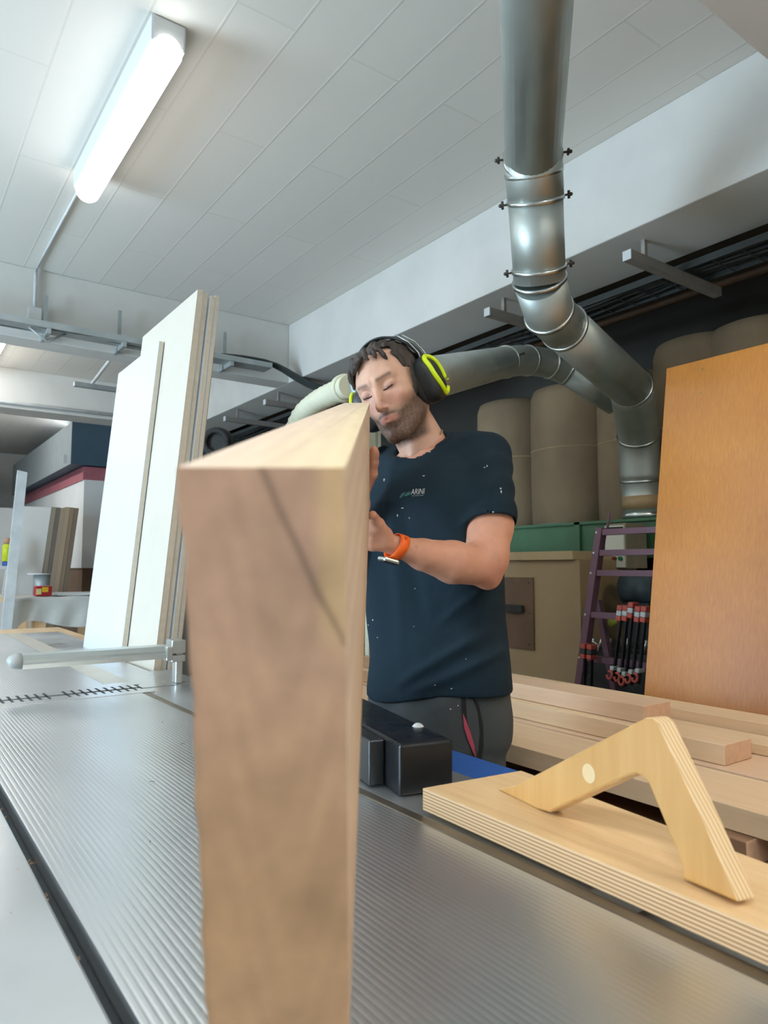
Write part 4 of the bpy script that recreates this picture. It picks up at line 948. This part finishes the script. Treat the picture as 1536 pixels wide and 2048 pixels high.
def skin_tint(v):
    q = toh(v); x, y, z = np.abs(q[:, 0]), q[:, 1], q[:, 2]; n = len(v)
    c = np.tile(np.array(hexc('cda48e')), (n, 1)); head = (np.linalg.norm(v-HC, axis=1) < .16)
    def mixc(m, h, ): nonlocal c; c = c*(1-m[:, None])+np.array(hexc(h))*m[:, None]
    mixc(np.where(head, 0, .75), 'c98e72'); mixc(head*np.exp(-(x/.018)**2-((z+.032)/.012)**2)*sst(.085, .10, y)*.5, 'c9a08c')
    mixc(head*np.exp(-((x-.035)/.022)**2-((z+.018)/.022)**2)*sst(.03, .07, y)*.35, 'cc8474')      # cheeks
    mixc(head*np.exp(-(x/.014)**2-((z+.026)/.014)**2)*sst(.09, .105, y)*.12, 'c97e6c')             # nose tip
    mixc(head*np.exp(-((x-.031)/.017)**2-((z-.013)/.010)**2)*sst(.05, .07, y)*.55, '99685c')       # lids
    nz = .5+.5*np.sin(x*420+3*np.sin(z*260))*np.sin(z*390+2*np.sin(y*300))
    jaw = sst(-.030, -.056, z-.55*np.clip(x-.034, 0, 1)-.25*np.clip(.05-y, 0, .04))
    must = np.exp(-((z+.046+.15*x)/.0075)**2)*sst(.034, .022, x)*sst(.07, .08, y)
    lipm = np.exp(-(x/.0225)**4-((z+.0592)/.0082)**4)*sst(.075, .085, y)
    low = sst(-.135, -.118, z)*sst(-.02, .01, y)
    beard = np.clip(np.maximum(jaw*low, must), 0, 1)*(1-lipm); side = sst(.052, .062, x)*sst(-.012, .004, y)*sst(.045, .02, y)*sst(-.10, -.06, z)*sst(.055, .02, z)
    beard = np.maximum(beard, side*.9)
    soul = np.exp(-(x/.010)**2-((z+.074)/.007)**2)*.3; beard = np.clip(beard+soul*low, 0, 1)
    mixc(head*beard*(.74+.20*nz), '3b3028')
    mixc(head*lipm*.75, 'b4736a')
    brow = np.exp(-((z-.036-.10*(x-.028)+1.2*(x-.032)**2)/.0048)**2)*sst(.008, .015, x)*sst(.052, .044, x)*sst(.055, .07, y)
    mixc(head*brow*.7, '4c3a30')
    scalp = sst(.095, .11, z+.25*(.05-y)); mixc(head*scalp*.8, '4a3d36')
    red = np.exp(-(np.linalg.norm(v-A3(at(985, 1165, 1.6)), axis=1)/.05)**2); mixc(red*.35, 'c4705c')
    mole = np.exp(-(np.linalg.norm(v-A3(at(832, 1094, 1.50)), axis=1)/.0032)**2); mixc(mole*.8, '5a3a2c')
    return c
M['skin'] = attr_mat('skin', .5, sss=.05, bs=.10, bscale=350, var=.05, vs=60, spec=.35)
def root(verts): return None
person, pv, pq = meshobj('person', [(v-A3(PB), q) for v, q in pieces], 'skin', None, tint=lambda v: skin_tint(v+A3(PB)))
person.location = PB
tag(person, 'bearded person in a navy T-shirt and dark work trousers sighting along a raised timber', 'person')
lo, hi = bb([JL, JR, (PB[0]-.16, PB[1]-.16, .84), (PB[0]+.16, PB[1]+.16, 1.55), at(980, 1060, 1.67), at(665, 1100, 1.87)], .085)
shirt, sv, sq = meshobj('t_shirt', [snets(fshirt, lo, hi, .005)], 'shirt', person)
trou, tv, tq = meshobj('work_trousers', [snets(ftrou, np.array(PB)+[-.34, -.34, .05], np.array(PB)+[.34, .34, .95], .0065)], 'trouser', person)
def fshoe(p, s):
    hip = cxy(np.array([.8]))[0]; an = np.array([hip[0]+lat[0]*.11*s, hip[1]+lat[1]*.11*s, .09]); d = cap(p, an, an+np.array([0, 0, -.02]), .055, .05)
    d = smin(d, cap(p, an-np.array([fro[0]*.03, fro[1]*.03, .05]), an+np.array([fro[0]*.17, fro[1]*.17, -.05]), .042, .040), .03); return smax(d, .0-p[:, 2], .004)
for s in (-1, 1):
    meshobj('shoe', [snets(lambda p, s=s: fshoe(p, s), np.array(PB)+[-.36, -.42, -.01], np.array(PB)+[.36, .36, .17], .008)], 'shoe', person)
# collar rib
def proj_to(f, p, off=.001, it=4):
    p = np.array([A3(q) for q in p], float)
    for _ in range(it):
        d = f(p); e = .0015; g = np.stack([(f(p+e*np.eye(3)[i])-f(p-e*np.eye(3)[i]))/(2*e) for i in range(3)], 1); gn = g/(np.linalg.norm(g, axis=1)[:, None]+1e-9)
        p = p-(d[:, None]*.9)*gn
    return p+gn*off, gn
def hit(f, x, y, d0=1.3, d1=2.3):
    o = A3(CAM); q = A3(at(x, y, 1))-o; s = d0
    for _ in range(200):
        d = float(f((o+q*s)[None])[0])
        if d < .0004: break
        s += d*.6
        if s > d1: break
    return o+q*s
def decal(name, poly_px, f, m, parent, off=.0012, n=10):
    """thin patch whose outline is given on the photograph, laid on the surface"""
    cx0 = sum(p[0] for p in poly_px)/len(poly_px); cy0 = sum(p[1] for p in poly_px)/len(poly_px); b = nb(); rings = []
    N = len(poly_px)
    for k in (0, .35, .7, 1):
        row = []
        for (x, y) in (poly_px if k else [(cx0, cy0)]):
            w0 = hit(f, cx0+(x-cx0)*k, cy0+(y-cy0)*k); pp, gn = proj_to(f, [w0], off, 2); row.append(b.verts.new(pp[0]))
        rings.append(row)
    for i in range(N): b.faces.new((rings[0][0], rings[1][i], rings[1][(i+1) % N]))
    for r0, r1 in zip(rings[1:], rings[2:]):
        for i in range(N): b.faces.new((r0[i], r1[i], r1[(i+1) % N], r0[(i+1) % N]))
    bmesh.ops.recalc_face_normals(b, faces=b.faces); return obj(name, b, m, parent, smooth=True)
# flecks of sawdust on shirt and trousers
flk = [(859, 904, 3, 1), (848, 952, 3, 1), (769, 960, 2, 3), (805, 1016, 3, 1), (795, 1031, 1.4, 3), (819, 1036, 1, 2), (969, 935, 2, 1), (974, 932, 1.3, 2), (1001, 977, 2.2, 1.6), (1002, 984, 1.4, 4), (986, 1024, 1.7, 1.7), (746, 1240, 1.6, 2), (737, 1250, 1.4, 1.4), (755, 1275, 1.3, 1.3), (830, 1177, 1.2, 1.2), (828, 1253, 1, 1), (870, 1370, 1.2, 1), (903, 1377, 2, 1), (932, 1318, 1, 1)]
b = nb()
for (x, y, a, c) in flk:
    w0 = hit(fshirt, x, y); pp, gn = proj_to(fshirt, [w0], .0012, 2); s = w0.dot(A3(_f))-A3(CAM).dot(A3(_f)); k = s/1420
    vs = [b.verts.new(pp[0]+k*(a*math.cos(t)*A3(_r)+c*math.sin(t)*A3(_u))) for t in (math.pi*2*i/6 for i in range(6))]; b.faces.new(vs)
obj('sawdust_fleck', b, 'print_w', shirt)
b = nb()
for (x, y, a, c) in ((901, 1418, 1.6, 1.6), (916, 1411, 1.2, 1.4)):
    w0 = hit(ftrou, x, y); pp, gn = proj_to(ftrou, [w0], .0012, 2); k = 1.75/1420
    vs = [b.verts.new(pp[0]+k*(a*math.cos(t)*A3(_r)+c*math.sin(t)*A3(_u))) for t in (math.pi*2*i/6 for i in range(6))]; b.faces.new(vs)
obj('sawdust_fleck', b, 'print_w', trou)
# chest print
tc_ = bpy.data.curves.new('print', 'FONT'); tc_.body = 'ARINI'; tc_.size = 1; tc_.shear = .22; tmp = bpy.data.objects.new('tmp_print', tc_); col.objects.link(tmp)
bpy.context.view_layer.update(); tme = bpy.data.meshes.new_from_object(tmp); col.objects.unlink(tmp); bpy.data.objects.remove(tmp)
xs1 = [v.co.x for v in tme.vertices]; W_ = max(xs1)-min(xs1); Hh = max(v.co.y for v in tme.vertices)
def print_map(me, X0, Y0, wpx, hpx, sl_, f, W_, H_):
    for v in me.vertices:
        u, t = (v.co.x-min(xs1))/W_, v.co.y/H_; x = X0+u*wpx; y = Y0-t*hpx+sl_*u*wpx
        v.co = Vector(proj_to(f, [hit(f, x, y)], .0011, 2)[0][0])
print_map(tme, 822, 989.5, 28, 11, -.06, fshirt, W_, Hh)
off = wloc(shirt)
for v in tme.vertices: v.co -= off
tme.materials.clear(); tme.materials.append(M['print_w']); po = bpy.data.objects.new('chest_lettering', tme); col.objects.link(po); po.parent = shirt
b = nb()
for (x0_, x1_, y_) in ((824, 829, 992.6), (830, 839, 992.2), (840, 847, 991.6)):
    q = proj_to(fshirt, [hit(fshirt, x, y) for x, y in ((x0_, y_), (x1_, y_-.4), (x1_, y_-1.6), (x0_, y_-1.2))], .0011, 2)[0]; b.faces.new([b.verts.new(v) for v in q])
obj('small_print', b, mat('dim_print', '7c898c', .8), shirt)
for pl in ([(800, 993), (804, 987), (812, 983), (809, 989), (803, 996)], [(808, 992), (814, 985), (822, 983), (820, 990), (812, 993)], [(799, 996), (801, 992), (803, 996)]): decal('emblem_stroke', pl, fshirt, 'print_t', shirt)
# trouser pocket and zip
decal('pocket_opening', [(922, 1392), (930, 1388), (944, 1388), (958, 1410), (966, 1450), (967, 1490), (960, 1535), (952, 1535), (944, 1505), (932, 1470), (924, 1430)], ftrou, 'trouserd', trou, .0015)
decal('inner_flap', [(931, 1395), (945, 1398), (955, 1425), (959, 1465), (956, 1500), (952, 1515), (944, 1480), (934, 1440)], ftrou, 'trouser', trou, .003)
decal('pink_lining', [(925, 1425), (932, 1440), (941, 1465), (948, 1490), (951, 1515), (945, 1503), (935, 1478), (928, 1455)], ftrou, 'pinkl', trou, .0045)
b = nb(); zp = [proj_to(ftrou, [hit(ftrou, x, y)], .004, 2)[0][0] for x, y in ((956, 1518), (957, 1532), (956, 1548))]; tube(b, zp, .003, 8); obj('zip_pull', b, 'zip', trou)
# collar seam ring
b = nb(); ringp = []
axn = (neck0-neck1)/np.linalg.norm(neck0-neck1); sxn = np.cross(axn, A3(_f)); sxn /= np.linalg.norm(sxn); syn = np.cross(axn, sxn)
base = neck1+axn*.035
for i in range(64):
    th = 2*math.pi*i/64; dirv = sxn*math.cos(th)+syn*math.sin(th); pnt = base+dirv*.069
    lo_s, hi_s = -.10, .09; s = hi_s                       # come down the neck surface till the shirt is met
    for _ in range(160):
        if float(fshirt((pnt+axn*s)[None])[0]) < 0: break
        s -= .0015
    ringp.append(pnt+axn*s)
rp = np.array(ringp)
for _ in range(3): rp = (np.roll(rp, 1, 0)+2*rp+np.roll(rp, -1, 0))/4
tube(b, [Vector(q) for q in rp]+[Vector(rp[0])], .0068, 8, caps=False); obj('collar', b, 'shirt', shirt)
b = nb(); cyp = [proj_to(fhead, [hit(fhead, x, y, 1.5, 2.1)], .0012, 3)[0][0] for x, y in ((889, 838), (888, 846), (886, 854), (883, 862), (880, 869))]; tube(b, spline(cyp, 5), [.0016+.0007*(i % 2) for i in range(21)], 6); obj('neck_chain', b, 'gold', person)
# ---- eyes
for s in (-1, 1):
    b = nb(); pts = [h2w((s*x, y, z)) for x, y, z in ((.0185, .0885, .0085), (.025, .0885, .0072), (.031, .0875, .0068), (.037, .085, .0072), (.043, .0805, .0095))]
    tube(b, spline([Vector(proj_to(fhead, [q], .0003, 3)[0][0]) for q in pts], 4), [.0007]+[.0016]*15+[.0007], 6); obj('eyelash_line', b, 'lash', person)
# ---- hair
def fhair(p):
    q = toh(p); x, y, z = q[:, 0], q[:, 1], q[:, 2]; ax_ = np.abs(x)
    d = ell(q, (0, -.018, .043), (.083, .098, .090)); d = smin(d, ell(q, (0, -.03, -.01), (.074, .080, .075)), .03)
    n = .0020*np.sin(x*300+4*np.sin(y*60))+.0016*np.sin(x*170-y*140+3*np.sin(z*80))+.0012*np.sin(y*330+x*90)
    d = d+n
    # hairline: front limit recedes at the temples
    zl = .093+.005*np.cos(x*40)-.05*np.clip((ax_-.050)/.02, 0, 1)+.012*np.exp(-((ax_-.040)/.014)**2)+.0020*np.sin(x*420)
    cut = (zl-z)+ .0*y; front = y-.030-.0*z
    face = np.minimum(zl-z, 1)                                     # below hairline
    side = (y-(.026-.25*np.clip(z-.0, -.05, .06)+.0015*np.sin(z*500)))
    rem = np.minimum(face, side)                                    # in front AND below hairline -> removed
    d = smax(d, rem, .005); d = np.maximum(d, -.045-z-.35*np.clip(-.02-y, 0, .1))
    # fringe tufts on the right side of the forehead and small ones in the middle
    tf = [((-.030, .060, .104), (-.050, .066, .082), (-.062, .058, .060)), ((-.022, .066, .104), (-.038, .077, .080), (-.050, .074, .066)), ((-.012, .068, .106), (-.026, .082, .086), (-.022, .0875, .071)),
          ((-.040, .050, .100), (-.062, .048, .074), (-.070, .038, .050)), ((-.046, .038, .098), (-.070, .032, .070), (-.074, .026, .040)), ((-.034, .056, .102), (-.058, .058, .072), (-.066, .050, .046)),
          ((.006, .070, .106), (.008, .080, .096), (.014, .083, .086)), ((.022, .066, .104), (.028, .074, .090), (.030, .075, .080)), ((-.004, .070, .107), (-.008, .080, .098), (-.006, .084, .090)), ((.036, .058, .100), (.046, .062, .084), (.048, .060, .072))]
    for i, t in enumerate(tf):
        rr_ = .0085 if i < 6 else .006
        d = smin(d, chain(q, [(np.array(t[0]), rr_), (np.array(t[1]), rr_*.75), (np.array(t[2]), .0012)], .005)+n*.7, .005)
    return d
hair, hv, hq = meshobj('hair', [snets(fhair, hlo-.02, hhi+.02, .0024)], 'hair', person)
# ============================================================ EAR DEFENDERS
def hv3(q): return Vector(h2w(q))
E_ = thing('ear_defenders', 'black over-ear defenders with neon yellow rings worn by the man', 'ear defenders', hv3((0, -.01, .12)))
for s in (-1, 1):
    def fcup(p, s=s):
        q = toh(p); tilt = q-np.array([s*.088, -.030, -.008]); tilt = tilt@np.array([[1, 0, 0], [0, .94, .34], [0, -.34, .94]]) if False else tilt
        r = np.array([.034, .043, .058]); n = 2.8; k = (np.abs(tilt/r)**n).sum(1)**(1/n); return (k-1)*.034
    def fcush(p, s=s):
        q = toh(p)-np.array([s*.073, -.028, -.010]); r = np.array([.018, .042, .054]); n = 2.6; k = (np.abs(q/r)**n).sum(1)**(1/n); return (k-1)*.018
    c0 = h2w((s*.09, -.02, -.008)); cu, _, _ = meshobj('ear_cup', [snets(fcup, c0-.085, c0+.085, .003)], 'blackp', E_)
    meshobj('cushion', [snets(fcush, c0-.085, c0+.085, .003)], 'rubber', cu)
    yz = [(-.042, -.020), (-.040, .004), (-.032, .028), (-.020, .041), (-.006, .045), (.007, .037), (.011, .020), (.010, -.002), (.004, -.024), (-.006, -.042), (-.018, -.052), (-.032, -.050), (-.044, -.040)]
    P3 = []
    for (y, z) in yz:
        # outer face of cup at this y,z
        r = np.array([.034, .043, .058]); u = 1-abs((y-.01+.030)/.043)**2.8-abs((z+.008)/.058)**2.8
        xo = .088+.034*max(u, .02)**(1/2.8); P3.append(hv3((s*(xo+.001), y-.01, z)))
    pth = spline(P3, 5); rr_ = [.0035]+[.0062]*(len(pth)-2)+[.0035]; b = nb(); tube(b, pth, rr_, 10); obj('neon_ring', b, 'neon', cu)
    obj('knob', tubem([hv3((s*.118, -.068, -.022)), hv3((s*.120, -.078, -.022))], .0022, 8), 'neon', cu)
    for yo in (-.060, -.016):
        b = nb(); tube(b, [hv3((s*x, y, z)) for x, y, z in ((.096, yo, .030), (.097, yo, .062), (.086, yo+.003, .095), (.064, yo+.004, .124))], .0015, 8); obj('wire_arm', b, 'seam', cu)
b = nb(); n = 40; prev = None
for i in range(n+1):
    th = math.pi*(.02+.96*i/n); x = .093*math.cos(th); z = .030+.106*math.sin(th); wd = .013+.010*math.sin(th)
    y0_ = -.040+.012*math.sin(th); ring4 = [hv3((x*k, y0_+sy, z*k2)) for k, k2, sy in ((1, 1, -wd), (1, 1, wd), (1.06, 1.045, wd), (1.06, 1.045, -wd))]
    vs = [b.verts.new(v) for v in ring4]
    if prev:
        for j in range(4): b.faces.new((prev[j], prev[(j+1) % 4], vs[(j+1) % 4], vs[j]))
    else: b.faces.new(vs)
    prev = vs
b.faces.new(prev[::-1]); bmesh.ops.recalc_face_normals(b, faces=b.faces); obj('headband', b, 'blackp', E_, bevel=.003)
# ============================================================ WRIST WATCH
wd_ = (Vector(at(845, 1109, 1.535))-W1).normalized(); wc = W1+wd_*.010
WT = thing('wrist_watch', 'smart watch with a bright orange strap on the wrist nearest the camera', 'watch', wc)
sdn = (-_u-wd_*(-_u).dot(wd_)).normalized(); fw2 = wd_.cross(sdn)
b = nb(); n = 40; rings = []
for i in range(n):
    a = 2*math.pi*i/n; dr = sdn*math.cos(a)+fw2*math.sin(a); sh_ = wd_*(-.006*math.cos(a)); hw_ = .0115
    rings.append([b.verts.new(wc+sh_+dr*r+wd_*k) for r, k in ((.0262, -hw_), (.0285, -hw_), (.0288, 0), (.0285, hw_), (.0262, hw_))])
for i in range(n):
    for j in range(5): b.faces.new((rings[i][j], rings[(i+1) % n][j], rings[(i+1) % n][(j+1) % 5], rings[i][(j+1) % 5]))
bmesh.ops.recalc_face_normals(b, faces=b.faces); st_ = obj('strap', b, 'orange', WT, smooth=True)
for k in range(3):
    for j in (0,):
        dr = (-_f*.96-sdn*(.28)).normalized(); 
        a = math.radians(-104+0*k); 
        th = math.radians(128+6.5*k) ; dr = sdn*math.cos(th)+fw2*math.sin(th)
        if dr.dot(_f) > 0: dr = sdn*math.cos(-th)+fw2*math.sin(-th)
        c0 = wc+wd_*(-.006*math.cos(th))+dr*.0288
        obj('strap_slot', tubem([c0-wd_*.003+dr*.0002, c0+wd_*.003+dr*.0002], .0008, 6), mat('strap_hole', 'a8431a', .7) if k == 0 else bpy.data.materials['strap_hole'], st_)
cm = axbasis(wc+sdn*.033-wd_*.012, sdn, wd_)
b = nb(); box(b, -.019, .019, -.017, .017, -.005, .005, mtx=cm); cse = obj('watch_case', b, 'seam', WT, bevel=.004)
b = nb(); box(b, -.017, .017, -.015, .015, .0052, .0062, mtx=cm); obj('watch_glass', b, 'black', cse)
